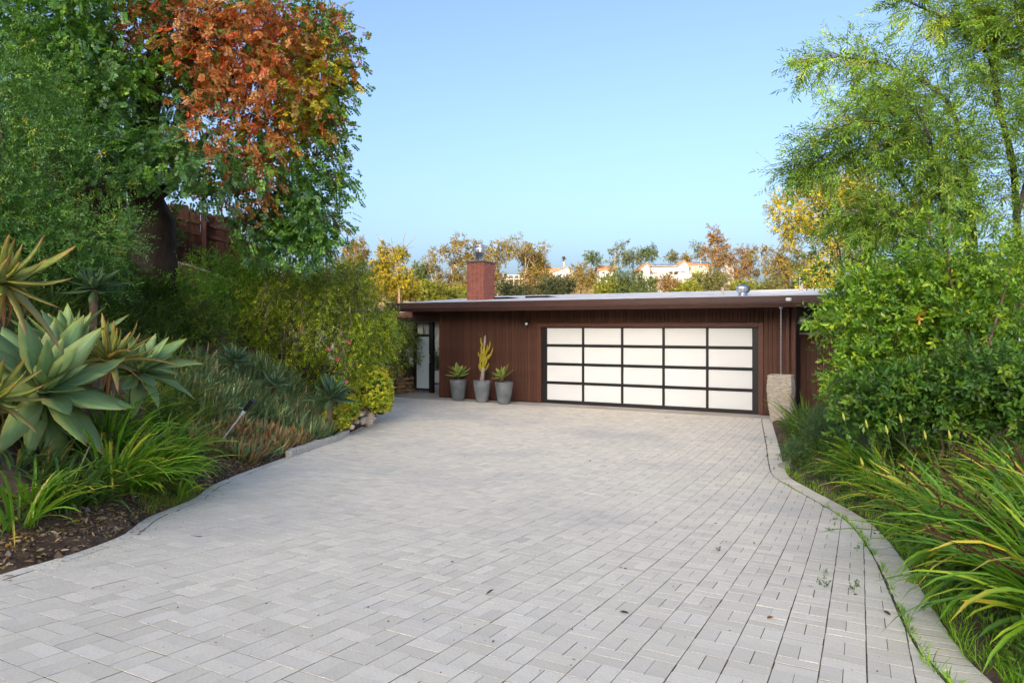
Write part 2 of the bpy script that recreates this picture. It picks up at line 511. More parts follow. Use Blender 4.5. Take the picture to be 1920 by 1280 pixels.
# bed sheet below the stones
by = np.unique(np.concatenate((np.arange(-4, 18.5, .25), np.arange(18.5, 26, .5)))); bt = np.linspace(0, 1, 30)
BX = xl(by)[:, None] * (1 - bt) + xr(by)[:, None] * bt; BY = np.broadcast_to(by[:, None], BX.shape)
BU = SA * BX + CA * BY
bi = (np.arange(len(by) - 1)[:, None] * 30 + np.arange(29)[None]).ravel()
bed_me = mesh_np('driveway', np.stack((BX, BY, zdrive(BU) - .0024), -1).reshape(-1, 3), [np.stack((bi, bi + 1, bi + 31, bi + 30), -1)], None, True)
drive = tag(link('driveway', bed_me, BED), kind='structure')

def slab_poly(pg, top, bot, ch=.0022):
    """a stone with a chamfered top from a convex outline (counter-clockwise), in its own plane"""
    pg = np.asarray(pg, float); n = len(pg); c = pg.mean(0)
    inn = pg + (c - pg) / np.maximum(np.linalg.norm(c - pg, axis=1, keepdims=True), 1e-6) * ch * 1.35
    v = np.concatenate((np.c_[inn, np.full(n, top)], np.c_[pg, np.full(n, top - min(.2 * ch, .003) if ch < .01 else top - .006)], np.c_[pg, np.full(n, bot)]))
    i = np.arange(n); j = (i + 1) % n
    q = np.concatenate((np.stack((i, i + n, j + n, j), -1)[:, ::-1][:, ::-1], np.stack((i + n, i + 2 * n, j + 2 * n, j + n), -1)))
    return v, [i[None], q]

stones = []                     # (outline in house frame v,u ; centre v,u ; is border)
S = .2; g1, g2 = .0031, .0020   # wider joints along the fall of the drive
for iv in range(-70, 60):
    for iu in range(-12, 84):
        v0, u0 = iv * S + .03, iu * S + .02
        X, Y, _ = W(v0 + .1, u0 + .1)
        if u0 > 16.62 or Y < -1.2: continue
        if X < xl(Y) + .0 or X > xr(Y) + .1: continue
        halves = [(v0 + g1, v0 + S - g1, u0 + g2, u0 + .1 - g2), (v0 + g1, v0 + S - g1, u0 + .1 + g2, u0 + S - g2)] if (iv + iu) % 2 else \
                 [(v0 + g1, v0 + .1 - g2, u0 + g2, u0 + S - g2), (v0 + .1 + g2, v0 + S - g1, u0 + g2, u0 + S - g2)]
        for a, b, c, d in halves:
            pg = np.array([(a, c), (b, c), (b, d), (a, d)])
            cen = pg.mean(0); X, Y, _ = W(*cen)
            full = True
            for sgn, ed in ((1, xl), (-1, xr)):
                if abs(X - float(ed(Y))) < .75:
                    y1, y2 = Y - .15, Y + .15
                    p1, p2 = np.array((float(ed(y1)), y1)), np.array((float(ed(y2)), y2))
                    t = nrm(p2 - p1); n2 = np.array((t[1], -t[0])) * sgn      # towards the middle of the drive
                    q = np.array([W(*p)[:2] for p in pg])
                    s = (q - p1) @ n2 - (.222 if sgn < 0 else (.107 if Y < 14.5 else .02))
                    if (s < 0).all(): pg = None; break
                    if (s < 0).any():
                        full = False; out = []
                        for k in range(len(pg)):
                            k2 = (k + 1) % len(pg)
                            if s[k] >= 0: out.append(pg[k])
                            if (s[k] >= 0) != (s[k2] >= 0): out.append(pg[k] + (pg[k2] - pg[k]) * s[k] / (s[k] - s[k2]))
                        pg = np.array(out)
                        if len(pg) < 3: pg = None; break
                        x, y = pg.T
                        if abs((x * np.roll(y, -1) - y * np.roll(x, -1)).sum()) / 2 < .0012: pg = None; break
            if pg is not None: stones.append((pg, full))
# border course of stones laid across along both edges
def border(ed, sgn, y0, y1, w=.205, ln=.1):
    ys = np.arange(y0, y1, .02); xs = ed(ys); xs = np.convolve(np.pad(xs, 6, mode='edge'), np.ones(13) / 13, 'valid')
    p = np.stack((xs, ys), -1); sl = np.concatenate(([0], np.cumsum(np.linalg.norm(np.diff(p, axis=0), axis=1))))
    for s0 in np.arange(0, sl[-1] - ln - .01, ln + .004):
        f = lambda s: np.array((np.interp(s, sl, p[:, 0]), np.interp(s, sl, p[:, 1])))
        a, b = f(s0 + .0055), f(s0 + ln - .0005); t = nrm(b - a); n2 = np.array((t[1], -t[0])) * sgn
        wi = w + rng.uniform(-.006, .006)
        q = np.array([a + n2 * .004, b + n2 * .004, b + n2 * wi, a + n2 * wi])
        if sgn > 0: q = q[::-1]
        stones.append((np.array([UV(*k) for k in q]), False))
border(xl, 1, -.6, 14.6, .1, .2); border(xr, -1, -.6, 16.2)

fdist = []
for pg, full in stones:
    c = pg.mean(0); X, Y, _ = W(*c); z = float(zdrive(c[1]))
    p = (HX + F * X / max(Y, .1), HY + F * (CZ - z) / max(Y, .1))
    seen = Y > .3 and -60 < p[0] < 1980 and p[1] < 1330
    fdist.append((X * X + Y * Y) if seen else 1e9)
order = np.argsort(fdist); single = set(order[:300].tolist())
pav_me = {}
def paver_mesh(w, d, k):
    if (w > d, k) not in pav_me:
        v, f = slab_poly([(-w / 2, -d / 2), (w / 2, -d / 2), (w / 2, d / 2), (-w / 2, d / 2)], 0, -.05)
        t = 1 + (k - 2.5) * .030
        pav_me[(w > d, k)] = mesh_np('paver', v, f, np.tile((t, t, t * (1 + (k % 3 - 1) * .012)), (len(v), 1)))
    return pav_me[(w > d, k)]
def plane_at(v, u):
    sl = (float(zdrive(u + .05)) - float(zdrive(u - .05))) / .1
    ex = np.array((CA, -SA, 0)); ey = nrm(np.array((SA, CA, sl))); ez = np.cross(ex, ey)
    return ex, ey, ez
fv, ff, fc, fn = [], {}, [], 0
for k, (pg, full) in enumerate(stones):
    c = (pg.max(0) + pg.min(0)) / 2; ex, ey, ez = plane_at(*c)
    dz = rng.normal(0, .0006); o3 = np.array(W(c[0] + rng.normal(0, .0009), c[1] + rng.normal(0, .0007), float(zdrive(c[1])) + dz))
    ti = rng.normal(0, .0035, 2); ez2 = nrm(ez + ex * ti[0] + ey * ti[1]); ex2 = nrm(ex - ez2 * (ex @ ez2)); ey2 = np.cross(ez2, ex2)
    if k in single:
        sz = pg.max(0) - pg.min(0)
        if full:
            me = paver_mesh(*sz, int(rng.integers(0, 6)))
        else:
            v, f = slab_poly(pg - c, 0, -.05); t = 1 + rng.normal(0, .05)
            me = mesh_np('paver', v, f, np.full((len(v), 3), t))
        ob = link('paver', me, PAVER, drive)
        M = Matrix.Identity(4)
        for r in range(3): M[r][0], M[r][1], M[r][2], M[r][3] = ex2[r], ey2[r], ez2[r], o3[r]
        ob.matrix_basis = M
    else:
        v, f = slab_poly(pg - c, 0, -.03); t = 1 + rng.normal(0, .046)
        fv.append(o3 + v[:, :1] * ex2 + v[:, 1:2] * ey2 + v[:, 2:] * ez2); fc.append(np.full((len(v), 3), t))
        for q in f: ff.setdefault(q.shape[1], []).append(q + fn)
        fn += len(v)
pf = link('paver_field', mesh_np('paver_field', np.concatenate(fv), [np.concatenate(q) for q in ff.values()], np.concatenate(fc)), PAVER, drive)
pf['kind'] = 'stuff'

# concrete apron in front of the garage and the walk to the gate
CONC = mat('apron_concrete', (.47, .43, .38), .9, .2, var=.14, vscale=2.5, bump=.25, bscale=120, var2=((.40, .31, .21), 1.1, .5, .55))
ap = MB()
ap.add([W(v, u, z) for z in (-.06, .0035) for v, u in ((-12.9, 16.66), (-1.1, 16.66), (-1.1, 17.6), (-11.35, 17.6), (-11.35, 21.5), (-13.6, 21.5), (-14.6, 18.9), (-14.1, 16.9))],
       [np.arange(8, 16)[None]] + [np.array([(i, (i + 1) % 8, (i + 1) % 8 + 8, i + 8)]) for i in range(8)])
ap.build('concrete_apron', CONC, kind='structure')

# ---------------------------------------------------------------- the house with the garage
WOOD = mat('brown_stained_wood', (.078, .031, .0185), .62, .3, var=.28, vscale=7, stretch=(9, 9, .5), bump=.35, bscale=24, bstretch=(6, 6, .35), objrand=.2)
WOOD_TRIM = mat('brown_painted_trim', (.098, .037, .0225), .5, .35, var=.16, vscale=5, stretch=(1, 6, 6), bump=.15, bscale=20)
FASCIA = mat('brown_metal_fascia', (.062, .028, .021), .38, .45, var=.10, vscale=3)
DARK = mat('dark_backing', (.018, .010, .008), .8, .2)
BLACK = mat('black_powder_coat', (.012, .012, .013), .38, .45, var=.1, vscale=8)
FROST = mat('frosted_white_glass', (.70, .715, .72), .3, .5, var=.02, vscale=.9, objrand=.02)
ROOFM = mat('silver_roof_coating', (.70, .66, .60), .75, .3, var=.16, vscale=1.6, stretch=(1, 3, 1), bump=.4, bscale=18, var2=((.30, .30, .31), 2.3, .58, .6))
METAL = mat('galvanised_metal', (.62, .64, .66), .28, .5, metal=1.0, var=.12, vscale=9)
BRICK = mat('red_brick', (.34, .105, .065), .8, .25, var=.2, vscale=14, bump=.4, bscale=60, objrand=.16, var2=((.42, .27, .22), 7, .62, .4))
MORTAR = mat('mortar', (.36, .27, .23), .9, .2, var=.15, vscale=20)
CLEAR = mat('clear_glass', (.9, .95, .95), .03, .5)
pn = CLEAR.node_tree.nodes['Principled BSDF']; pn.inputs['Transmission Weight'].default_value = 1.0; pn.inputs['IOR'].default_value = 1.1

house = empty('house', W(-11.23, 17.3), 'low brown timber house with a wide white-panelled garage door and brick chimney', 'house', rz=-AH)
HW = 9.87; DX0, DX1, DZ = 3.33, 9.06, 2.11
b = MB(); b.box(0, HW, .13, 12, 0, 2.6)
b.box(0, DX0 - .02, 0, .13, 0, 2.6); b.box(DX1 + .02, HW, 0, .13, 0, 2.6); b.box(DX0 - .02, DX1 + .02, 0, .13, DZ + .02, 2.6)
b.build('wall', DARK, house)
def boards(x0, x1, z0, z1, y=0.0, parent=house, pitch=.1, m=WOOD):
    n = max(1, round((x1 - x0) / pitch)); p = (x1 - x0) / n
    me = MB().bbox(.0035, p - .0035, -.018, .002, 0, z1 - z0, .003).mesh('siding_board')
    for i in range(n):
        o = link('siding_board', me, m, parent, (x0 + i * p, y + rng.uniform(-.0012, .0012), z0))
boards(0.035, DX0 - .12, .03, 2.6)
boards(DX1 + .12, HW - .075, .03, 2.6)
boards(DX0 - .12, DX1 + .12, DZ + .12, 2.6)
# trim round the door, corner boards
MB().bbox(DX0 - .115, DX0, -.035, .13, .015, DZ + .115, .004).build('door_trim', WOOD_TRIM, house)
MB().bbox(DX1, DX1 + .115, -.035, .13, .015, DZ + .115, .004).build('door_trim', WOOD_TRIM, house)
MB().bbox(DX0 + .001, DX1 - .001, -.0345, .13, DZ, DZ + .113, .004).build('door_trim', WOOD_TRIM, house)
MB().bbox(-.03, .034, -.03, .13, .02, 2.6, .004).build('corner_board', WOOD_TRIM, house)
MB().bbox(HW - .074, HW + .02, -.05, .13, .02, 2.6, .004).build('corner_board', WOOD_TRIM, house)
MB().box(-.02, DX0 - .12, -.01, .1, -.04, .03).build('wall_plate', DARK, house)
# garage door
gd = link('garage_door', MB().box(DX0, DX1, .10, .12, .012, DZ).mesh('garage_door'), BLACK, house)
gw = DX1 - DX0; st, mu, rl = .15, .065, .075
pw = (gw - 2 * st - 4 * mu) / 5; ph = (DZ - .03 - .10 - 3 * rl) / 4
def dbox(nm, x0, x1, y0, y1, z0, z1, m, ch=.004): return link(nm, MB().bbox(x0, x1, y0, y1, z0, z1, ch).mesh(nm), m, gd)
dbox('stile', DX0, DX0 + st, .045, .1, .012, DZ, BLACK); dbox('stile', DX1 - st, DX1, .045, .1, .012, DZ, BLACK)
zs = [.10 + i * (ph + rl) for i in range(4)]
dbox('rail', DX0 + st, DX1 - st, .047, .1, .012, .10, BLACK); dbox('rail', DX0 + st, DX1 - st, .047, .1, DZ - .03, DZ, BLACK)
for z in zs[1:]:                # a section joint runs along the middle of each rail
    dbox('rail', DX0 + st, DX1 - st, .047, .1, z - rl, z - rl / 2 - .003, BLACK); dbox('rail', DX0 + st, DX1 - st, .047, .1, z - rl / 2 + .003, z, BLACK)
for r, z in enumerate(zs):
    for c in range(5):
        x = DX0 + st + c * (pw + mu)
        dbox('glass_panel', x, x + pw, .07, .09, z, z + ph, FROST, .002)
        if c < 4: dbox('mullion', x + pw, x + pw + mu, .05, .1, z, z + ph, BLACK)
dbox('rubber_seal', DX0, DX1, .05, .11, .0, .012, DARK, .002)
# roof, soffit, fascia, gutter
RX0, RX1, EY, RY = -1.32, 12.2, -.86, 6.0
zr = lambda y: 2.80 + (y - EY) * .074
sk = MB(); sk.add([(RX0, EY, 2.80), (RX1, EY, 2.80), (RX1, RY, zr(RY)), (RX0, RY, zr(RY)), (RX1, 13, 2.95), (RX0, 13, 2.95),
                   (RX0, EY, 2.62), (RX1, EY, 2.62), (RX1, 13, 2.62), (RX0, 13, 2.62)],
                  [np.array([(0, 1, 2, 3), (3, 2, 4, 5), (6, 9, 8, 7), (0, 6, 7, 1), (5, 4, 8, 9)]), np.array([(1, 7, 8, 4, 2), (0, 3, 5, 9, 6)])])
roof = sk.build('roof', ROOFM, house)
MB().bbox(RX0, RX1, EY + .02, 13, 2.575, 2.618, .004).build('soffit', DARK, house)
MB().bbox(RX0 - .03, RX1, EY - .03, EY + .018, 2.58, 2.815, .005).build('fascia', FASCIA, house)
MB().bbox(RX0 - .032, RX0 + .012, EY + .02, RY, 2.60, 2.84, .005).build('rake_board', FASCIA, house)
gp = np.array([(0, .0), (-.075, .0), (-.085, .018), (-.10, .05), (-.122, .085), (-.125, .122), (-.113, .128), (-.10, .122), (0, .122)]) + np.array((EY - .031, 2.555))
k = len(gp); gv = np.concatenate([np.c_[np.full(k, x), gp] for x in (RX0 - .05, RX1)])
gi = np.arange(k - 1)
MB().add(gv, [np.stack((gi, gi + k, gi + k + 1, gi + 1), -1), np.arange(k)[None], (np.arange(k) + k)[::-1][None]]).build('gutter', FASCIA, house)
MB().bbox(HW - .19, HW - .11, -.125, -.052, .05, 2.56, .008).build('downpipe', WOOD_TRIM, house)
# vents on the roof
for x, y, h, r in ((8.02, 1.2, .22, .03), (9.74, 3.7, .40, .05)):
    link('vent_pipe', MB().lathe([(r, 0), (r, h), (r * .8, h), (r * .8, h - .05), (0, h - .05)], 12).mesh('vent_pipe', True), CONC, roof, (x, y, zr(y) - .02))
for x in (.55, 1.65):
    link('skylight', MB().bbox(0, .8, 0, 1.0, 0, .07, .01).mesh('skylight'), DARK, roof, (x, 1.6 + x * .5, zr(1.6 + x * .5) - .01))
# turbine ventilator
tv = empty('roof_ventilator', W(-11.23 + 8.66, 17.3 + .3, zr(.3) - .03), 'round silver turbine vent standing on the pale roof over the garage door', 'roof vent', rz=-AH)
MB().lathe([(.19, 0), (.13, .03), (.11, .09)], 20).build('vent_collar', METAL, tv, smooth=True)
for i in range(18):
    a0 = i * math.pi / 9; pts = []
    for t in np.linspace(-1.2, 1.2, 7):
        r = .17 * math.cos(t * .92); z = .19 + .11 * math.sin(t * 1.1)
        pts.append((r * math.cos(a0 + t * .25), r * math.sin(a0 + t * .25), z, r * math.cos(a0 + .36 + t * .25) * .93, r * math.sin(a0 + .36 + t * .25) * .93, z))
    pts = np.array(pts); v = np.concatenate((pts[:, :3], pts[:, 3:])); q = np.arange(6)
    MB().add(v, [np.stack((q, q + 7, q + 8, q + 1), -1)]).build('vane', METAL, tv, smooth=True)
MB().lathe([(0, .305), (.05, .30), (.07, .285)][::-1], 16).build('vent_cap', METAL, tv, smooth=True)
# chimney: brick by brick, in stacked bond
CX0, CY0, cw, cd, cz0, cz1 = .21, 1.2, .6, .74, 2.9, 4.13
chim = link('chimney', MB().box(CX0 + .006, CX0 + cw - .006, CY0 + .006, CY0 + cd - .006, cz0, cz1).mesh('chimney'), MORTAR, house)
nc = 22; bh = (cz1 - cz0) / nc; bw, bd = cw / 4, cd / 5
fme = MB().bbox(.004, bw - .004, 0, .05, .004, bh - .004, .003).mesh('brick')
sme = MB().bbox(-.05, 0, .004, bd - .004, .004, bh - .004, .003).mesh('brick')
rest = MB()
for c in range(nc):
    for i in range(4):
        link('brick', fme, BRICK, chim, (CX0 + i * bw, CY0 + rng.uniform(-.002, .002), cz0 + c * bh))
        rest.bbox(CX0 + i * bw + .004, CX0 + (i + 1) * bw - .004, CY0 + cd - .05, CY0 + cd, cz0 + c * bh + .004, cz0 + (c + 1) * bh - .004, .003)
    for i in range(5):
        link('brick', sme, BRICK, chim, (CX0 + cw + rng.uniform(-.002, .002), CY0 + i * bd, cz0 + c * bh))
        rest.bbox(CX0, CX0 + .05, CY0 + i * bd + .004, CY0 + (i + 1) * bd - .004, cz0 + c * bh + .004, cz0 + (c + 1) * bh - .004, .003)
rest.build('brick_facing', BRICK, chim, kind='stuff')
link('chimney_cap', MB().bbox(CX0 - .04, CX0 + cw + .04, CY0 - .04, CY0 + cd + .04, cz1, cz1 + .045, .008).mesh('chimney_cap'), mat('cap_metal', (.10, .10, .105), .5, .4), chim)
link('chimney_flue', MB().lathe([(.135, 0), (.135, .24), (.15, .245), (.15, .265), (.185, .27), (.19, .30), (.185, .34), (.187, .35), (.187, .43), (.175, .44), (.175, .46), (.187, .47), (.187, .52), (.16, .535), (0, .54)], 28).mesh('chimney_flue', True), METAL, chim, (CX0 + .27, CY0 + .35, cz1 + .045))
# header beam by the gate and the low wing behind it
MB().bbox(-1.25, -.032, .30, .46, 2.28, 2.57, .006).build('beam', WOOD_TRIM, house)
MB().bbox(-9.5, -2.4, 3.55, 3.66, 2.46, 2.66, .006).build('wing_fascia', mat('red_brown_fascia', (.16, .05, .03), .5, .3), house)
MB().add([(-9.6, 3.56, 2.665), (-1.4, 3.56, 2.665), (-1.4, 9.0, 3.0), (-9.6, 9.0, 3.0), (-9.6, 3.56, 2.6), (-1.4, 3.56, 2.6), (-1.4, 9.0, 2.6), (-9.6, 9.0, 2.6)],
         [np.array([(0, 1, 2, 3), (7, 6, 5, 4), (0, 4, 5, 1), (1, 5, 6, 2), (2, 6, 7, 3), (3, 7, 4, 0)])]).build('wing_roof', ROOFM, house)
MB().box(-9.2, -1.6, 4.4, 8.8, 0, 2.6).build('wing_wall', mat('pale_render', (.42, .40, .36), .9, .2, var=.1, vscale=3), house)

# ---------------------------------------------------------------- things on and by the house
wl = empty('wall_lamp', W(-11.23 + 2.93, 17.3 - .02, 2.20), 'small black round wall lamp with a pale lens beside the garage door', 'wall lamp', rz=-AH)
MB().lathe([(0, .05), (.055, .05), (.06, .03), (.06, 0)][::-1], 16).build('mounting_plate', BLACK, wl).rotation_euler = (R(90), 0, 0)
h_ = MB().lathe([(0, -.07), (.05, -.06), (.075, -.02), (.08, .05), (.085, .07), (.07, .07)], 18).build('lamp_housing', BLACK, wl, (0, -.09, -.01), smooth=True); h_.rotation_euler = (R(75), 0, R(20))
l_ = MB().lathe([(.04, 0), (.03, .012), (0, .016)], 18).build('lens', mat('lamp_lens', (.75, .75, .72), .2, .6), h_, (0, 0, .062), smooth=True)
fl = empty('flood_light', W(-11.23 + 10.05, 17.3 - .02, 2.23), 'dark square floodlight under the eave by the corner board', 'floodlight', rz=-AH)
GREY = mat('grey_housing', (.20, .20, .20), .5, .4)
MB().bbox(-.03, .03, -.06, .0, -.04, .04, .005).build('bracket', GREY, fl)
q_ = MB().bbox(-.11, .11, -.05, .05, -.08, .08, .012).build('lamp_housing', GREY, fl, (0.02, -.13, .02)); q_.rotation_euler = (R(-25), R(20), R(15))
MB().bbox(-.095, .095, -.056, -.0505, -.066, .066, .002).build('lens', mat('flood_lens', (.45, .46, .46), .2, .6), q_)
el = empty('eave_lamp', W(-11.23 + 9.82, 17.3 + EY - .05, 2.72), 'small white lamp fixed on the fascia above the rain chain', 'lamp', rz=-AH)
MB().bbox(-.06, .06, -.10, .02, .045, .06, .004).build('mounting_plate', FASCIA, el)
MB().lathe([(0, -.05), (.05, -.04), (.07, 0), (.06, .04), (0, .046)], 18).build('lamp_globe', mat('white_plastic', (.75, .75, .73), .4, .4), el, (0, -.05, 0), smooth=True)

# rain chain into the stone planter
rc = empty('rain_chain', W(-11.23 + 9.66, 17.3 - 1.0, 0.0), 'thin metal rain chain hanging from the gutter into the stone planter', 'rain chain', rz=-AH)
lk = []
for j in range(10):
    a = 2 * math.pi * j / 10; lk.append((.013 * math.cos(a), 0, .027 * math.sin(a)))
lk.append(lk[0])
lme = MB().tube(lk, .0042, 4, cap=False).mesh('chain_link', True)
for i in range(38):
    o = link('chain_link', lme, METAL, rc, (0, 0, 2.545 - .02 - i * .0418)); o.rotation_euler = (0, 0, R(90 * (i % 2) + 20))
MB().lathe([(.03, .0), (.04, .03), (.022, .045)], 10).build('chain_hanger', METAL, rc, (0, 0, 2.52))
STONE_P = mat('stacked_stone_texture', (.44, .385, .31), .9, .2, var=.3, vscale=14, stretch=(1, 1, 4), bump=1.0, bscale=16, bstretch=(1, 1, 5))
sp = empty('stone_planter', W(-11.23 + 9.66, 17.3 - 1.0), 'tall tapering square stone planter under the rain chain at the garage corner', 'planter', rz=-AH + R(-4))
prof = [(.19, 0), (.205, .12), (.245, .42), (.268, .70), (.265, .85), (.245, .98), (.243, 1.03)]
zz = np.arange(0, 1.031, .0215); hw = np.interp(zz, [p[1] for p in prof], [p[0] for p in prof])
pv, n_s = [], 40
for z, w in zip(zz, hw):
    for i in range(n_s):
        s_ = (i % 10) / 10 * 2 - 1; e_ = i // 10
        x, y = [(s_, -1), (1, s_), (-s_, 1), (-1, -s_)][e_]
        rr = w * (1 - .06 * (abs(s_) ** 8)); j = 0 if z > .97 else rng.uniform(-.009, .009)
        pv.append((x * (rr + j), y * (rr + j), z))
kk = np.arange(len(zz) - 1)[:, None] * n_s; jj = np.arange(n_s)[None]
MB().add(pv, [np.stack(np.broadcast_arrays(kk + jj, kk + (jj + 1) % n_s, kk + n_s + (jj + 1) % n_s, kk + n_s + jj), -1).reshape(-1, 4)]).build('planter_body', STONE_P, sp)
rim = MB(); 
for x0, x1, y0, y1 in ((-.245, .245, -.245, -.185), (-.245, .245, .185, .245), (-.245, -.185, -.185, .185), (.185, .245, -.185, .185)): rim.bbox(x0, x1, y0, y1, 1.0, 1.045, .006)
rim.build('rim', mat('planter_rim', (.46, .40, .32), .85, .2, var=.2, vscale=20, bump=.4), sp)
MB().box(-.19, .19, -.19, .19, .9, .93).build('pebble_fill', mat('dark_pebbles', (.1, .09, .08), .9, .2, var=.5, vscale=30, bump=1, bscale=40), sp)

# side boundary of brown boards with a pale strip above, beyond the corner
sf = empty('side_fence', W(-11.23 + 9.93, 17.3 + .8), 'dark brown vertical board fence in shade beyond the garage corner', 'fence', rz=-AH)
fbm = MB().bbox(.003, .127, -.02, 0, .04, 1.92, .004).mesh('fence_board')
for i in range(22): link('fence_board', fbm, WOOD, sf, (i * .13, rng.uniform(-.003, .003), rng.uniform(-.01, .01)))
MB().bbox(0, 2.86, .003, .06, .35, .45, .004).build('fence_rail', WOOD_TRIM, sf); MB().bbox(0, 2.86, .003, .06, 1.6, 1.7, .004).build('fence_rail', WOOD_TRIM, sf)
MB().bbox(-.02, 2.88, -.03, .06, 1.93, 1.975, .005).build('fence_cap', mat('pale_cap', (.5, .48, .46), .7, .3), sf)
nb = empty('neighbour_wall', W(-11.23 + 10.0, 17.3 + 3.6), 'pale rendered wall showing above the dark side fence', 'wall', rz=-AH)
MB().box(0, 6, 0, .2, 0, 2.32).build('wall_panel', mat('grey_render', (.5, .48, .45), .9, .2, var=.08), nb)
MB().bbox(-.05, 6.05, -.05, .25, 2.32, 2.36, .005).build('coping', GREY, nb)

# glazed gate
gt = empty('glass_gate', W(-11.23 - 1.66, 17.3 + 1.0), 'narrow black-framed gate with a frosted glass panel left of the house corner', 'gate', rz=-AH)
FR2 = mat('frosted_blue_glass', (.56, .66, .71), .22, .5)
MB().bbox(0, .10, -.03, .05, .06, 2.27, .004).build('stile', BLACK, gt); MB().bbox(.60, .76, -.04, .06, .0, 2.275, .004).build('stile', BLACK, gt)
for z0, z1 in ((.08, .14), (1.80, 1.88), (2.21, 2.265)): MB().bbox(.101, .599, -.025, .045, z0, z1, .004).build('rail', BLACK, gt)
MB().bbox(.1005, .5995, .0, .012, .14, 1.80, .001).build('frosted_panel', FR2, gt)
MB().bbox(.1005, .5995, .0, .008, 1.88, 2.21, .001).build('clear_pane', CLEAR, gt)
MB().tube([(.64, -.10, .95), (.64, -.10, 1.25)], .011, 8).tube([(.64, -.04, 1.0), (.64, -.10, 1.0)], .008, 6).tube([(.64, -.04, 1.2), (.64, -.10, 1.2)], .008, 6).build('handle', METAL, gt)

# block wall seen past the gate
bw_ = empty('block_wall', W(-11.23 - 1.3, 17.3 + 5.4), 'grey concrete block wall glimpsed between gate and house corner', 'wall', rz=-AH)
bm_ = MB().bbox(.004, .396, 0, .19, .004, .196, .006).mesh('concrete_block')
CB = mat('grey_block', (.40, .39, .38), .9, .2, var=.12, vscale=8, bump=.4, bscale=50, objrand=.08)
for r_ in range(12):
    for c_ in range(8): link('concrete_block', bm_, CB, bw_, (c_ * .4 - (.2 if r_ % 2 else 0), 0, r_ * .2))

# pots with plants
POT = mat('grey_pot_glaze', (.165, .18, .19), .55, .35, var=.28, vscale=4.5, bump=.25, bscale=60, objrand=.14, var2=((.26, .27, .27), 4.5, .6, .5))
POTSOIL = mat('potting_soil', (.06, .045, .035), .95, .1, var=.4, vscale=30, bump=1)
def pot(px, uu, rad, h, label):
    r_ = (px - HX) / F; Y = uu / (SA * r_ + CA); o = empty('plant_pot', (r_ * Y, Y, .004), label, 'plant pot', 'grey pots in a row by the garage wall', rz=rng.uniform(0, 6))
    MB().lathe([(0, .0), (rad * .60, .0), (rad * .66, .02), (rad * .80, h * .33), (rad * .92, h * .66), (rad, h * .97), (rad, h), (rad * .90, h), (rad * .88, h * .9), (rad * .87, h * .84)], 36).build('pot_body', POT, o, smooth=True)
    MB().lathe([(rad * .885, h * .88), (0, h * .895)], 24).build('soil', POTSOIL, o)
    return np.array((r_ * Y, Y, h * .89))
pot_a = pot(859.5, 16.78, .25, .60, 'grey pot holding an agave, nearest to the house corner')
pot_c = pot(904, 16.72, .252, .60, 'grey pot holding the tall yellow cactus, in the middle')
pot_b = pot(945, 16.60, .252, .60, 'grey pot holding a leaning agave, nearest to the garage door')

# ================================================================ planting on the bank to the left of the drive
def on_bank(px, Y): return np.array(((px - HX) / F * Y, Y, hz((px - HX) / F * Y, Y)))
def tree_limbs(root, trunk_pts, trunk_r, ends, nlimb, r0=.09, material=BARK, sag=.1, name='limb', sides=7):
    MB().tube(poly(trunk_pts, 20), np.interp(np.linspace(0, 1, 20), np.linspace(0, 1, len(trunk_r)), trunk_r), 14).build('trunk', material, root, smooth=True)
    path = poly(trunk_pts, 20)
    idx = rng.choice(len(ends), min(nlimb, len(ends)), replace=False)
    for e in ends[idx]:
        s = path[rng.integers(10, 20)]
        c = curve(s, e, sag * np.linalg.norm(e - s), 7, .05)
        MB().tube(c, np.linspace(r0, .012, 7), sides).build(name, material, root, smooth=True)

# ---------------------------------------------------------------- big tree with rusty leaves
big = empty('carob_tree', P(285, 520, 13), 'huge dark green tree with rusty orange and yellow leaves leaning over the bank', 'tree')
inv = lambda pts: np.asarray(pts) - np.array(big.location)
ells = [E(470, 110, 190, 170, 12.8, 1.7), E(250, 60, 220, 190, 12.5, 1.9), E(40, 100, 180, 230, 12, 1.9), E(555, 300, 90, 150, 12.9, 1.1), E(380, 310, 150, 115, 11.6, 1.2),
        E(190, 240, 150, 140, 11.8, 1.3), E(530, 430, 95, 65, 12.8, .8), E(605, 180, 60, 150, 12.8, .8), E(420, 395, 75, 45, 12.2, .6), E(300, -190, 330, 190, 13, 2.6), E(590, 400, 55, 85, 12.9, .6), E(610, 60, 50, 60, 12.9, .6)]
cs, own = clumps(ells, 980, .25, -.85)
def clear_of(c, boxes):         # leaves gaps where the photo shows gaps
    p = proj(c); ok = np.ones(len(c), bool)
    for x0, x1, y0, y1 in boxes: ok &= ~((p[:, 0] > x0) & (p[:, 0] < x1) & (p[:, 1] > y0) & (p[:, 1] < y1))
    return ok
ok = clear_of(cs, [(332, 425, 362, 520), (232, 330, 330, 520)])
cs, own = cs[ok], own[ok]
cp = proj(cs)
fx = lambda x, y, a, b, s: np.exp(-(((x - a) / s) ** 2 + ((y - b) / s) ** 2))
redw = fx(cp[:, 0], cp[:, 1], 400, 60, 120) + fx(cp[:, 0], cp[:, 1], 510, 40, 110) + .9 * fx(cp[:, 0], cp[:, 1], 460, 180, 90) + .7 * fx(cp[:, 0], cp[:, 1], 500, 280, 70) + .8 * fx(cp[:, 0], cp[:, 1], 630, 100, 60) + .5 * fx(cp[:, 0], cp[:, 1], 450, 350, 50) + .5 * fx(cp[:, 0], cp[:, 1], 330, 40, 60)
yelw = 1.0 * fx(cp[:, 0], cp[:, 1], 575, 160, 50) + 1.0 * fx(cp[:, 0], cp[:, 1], 590, 240, 45)
blu = fx(cp[:, 0], cp[:, 1], 330, 260, 120) + fx(cp[:, 0], cp[:, 1], 420, 360, 90)
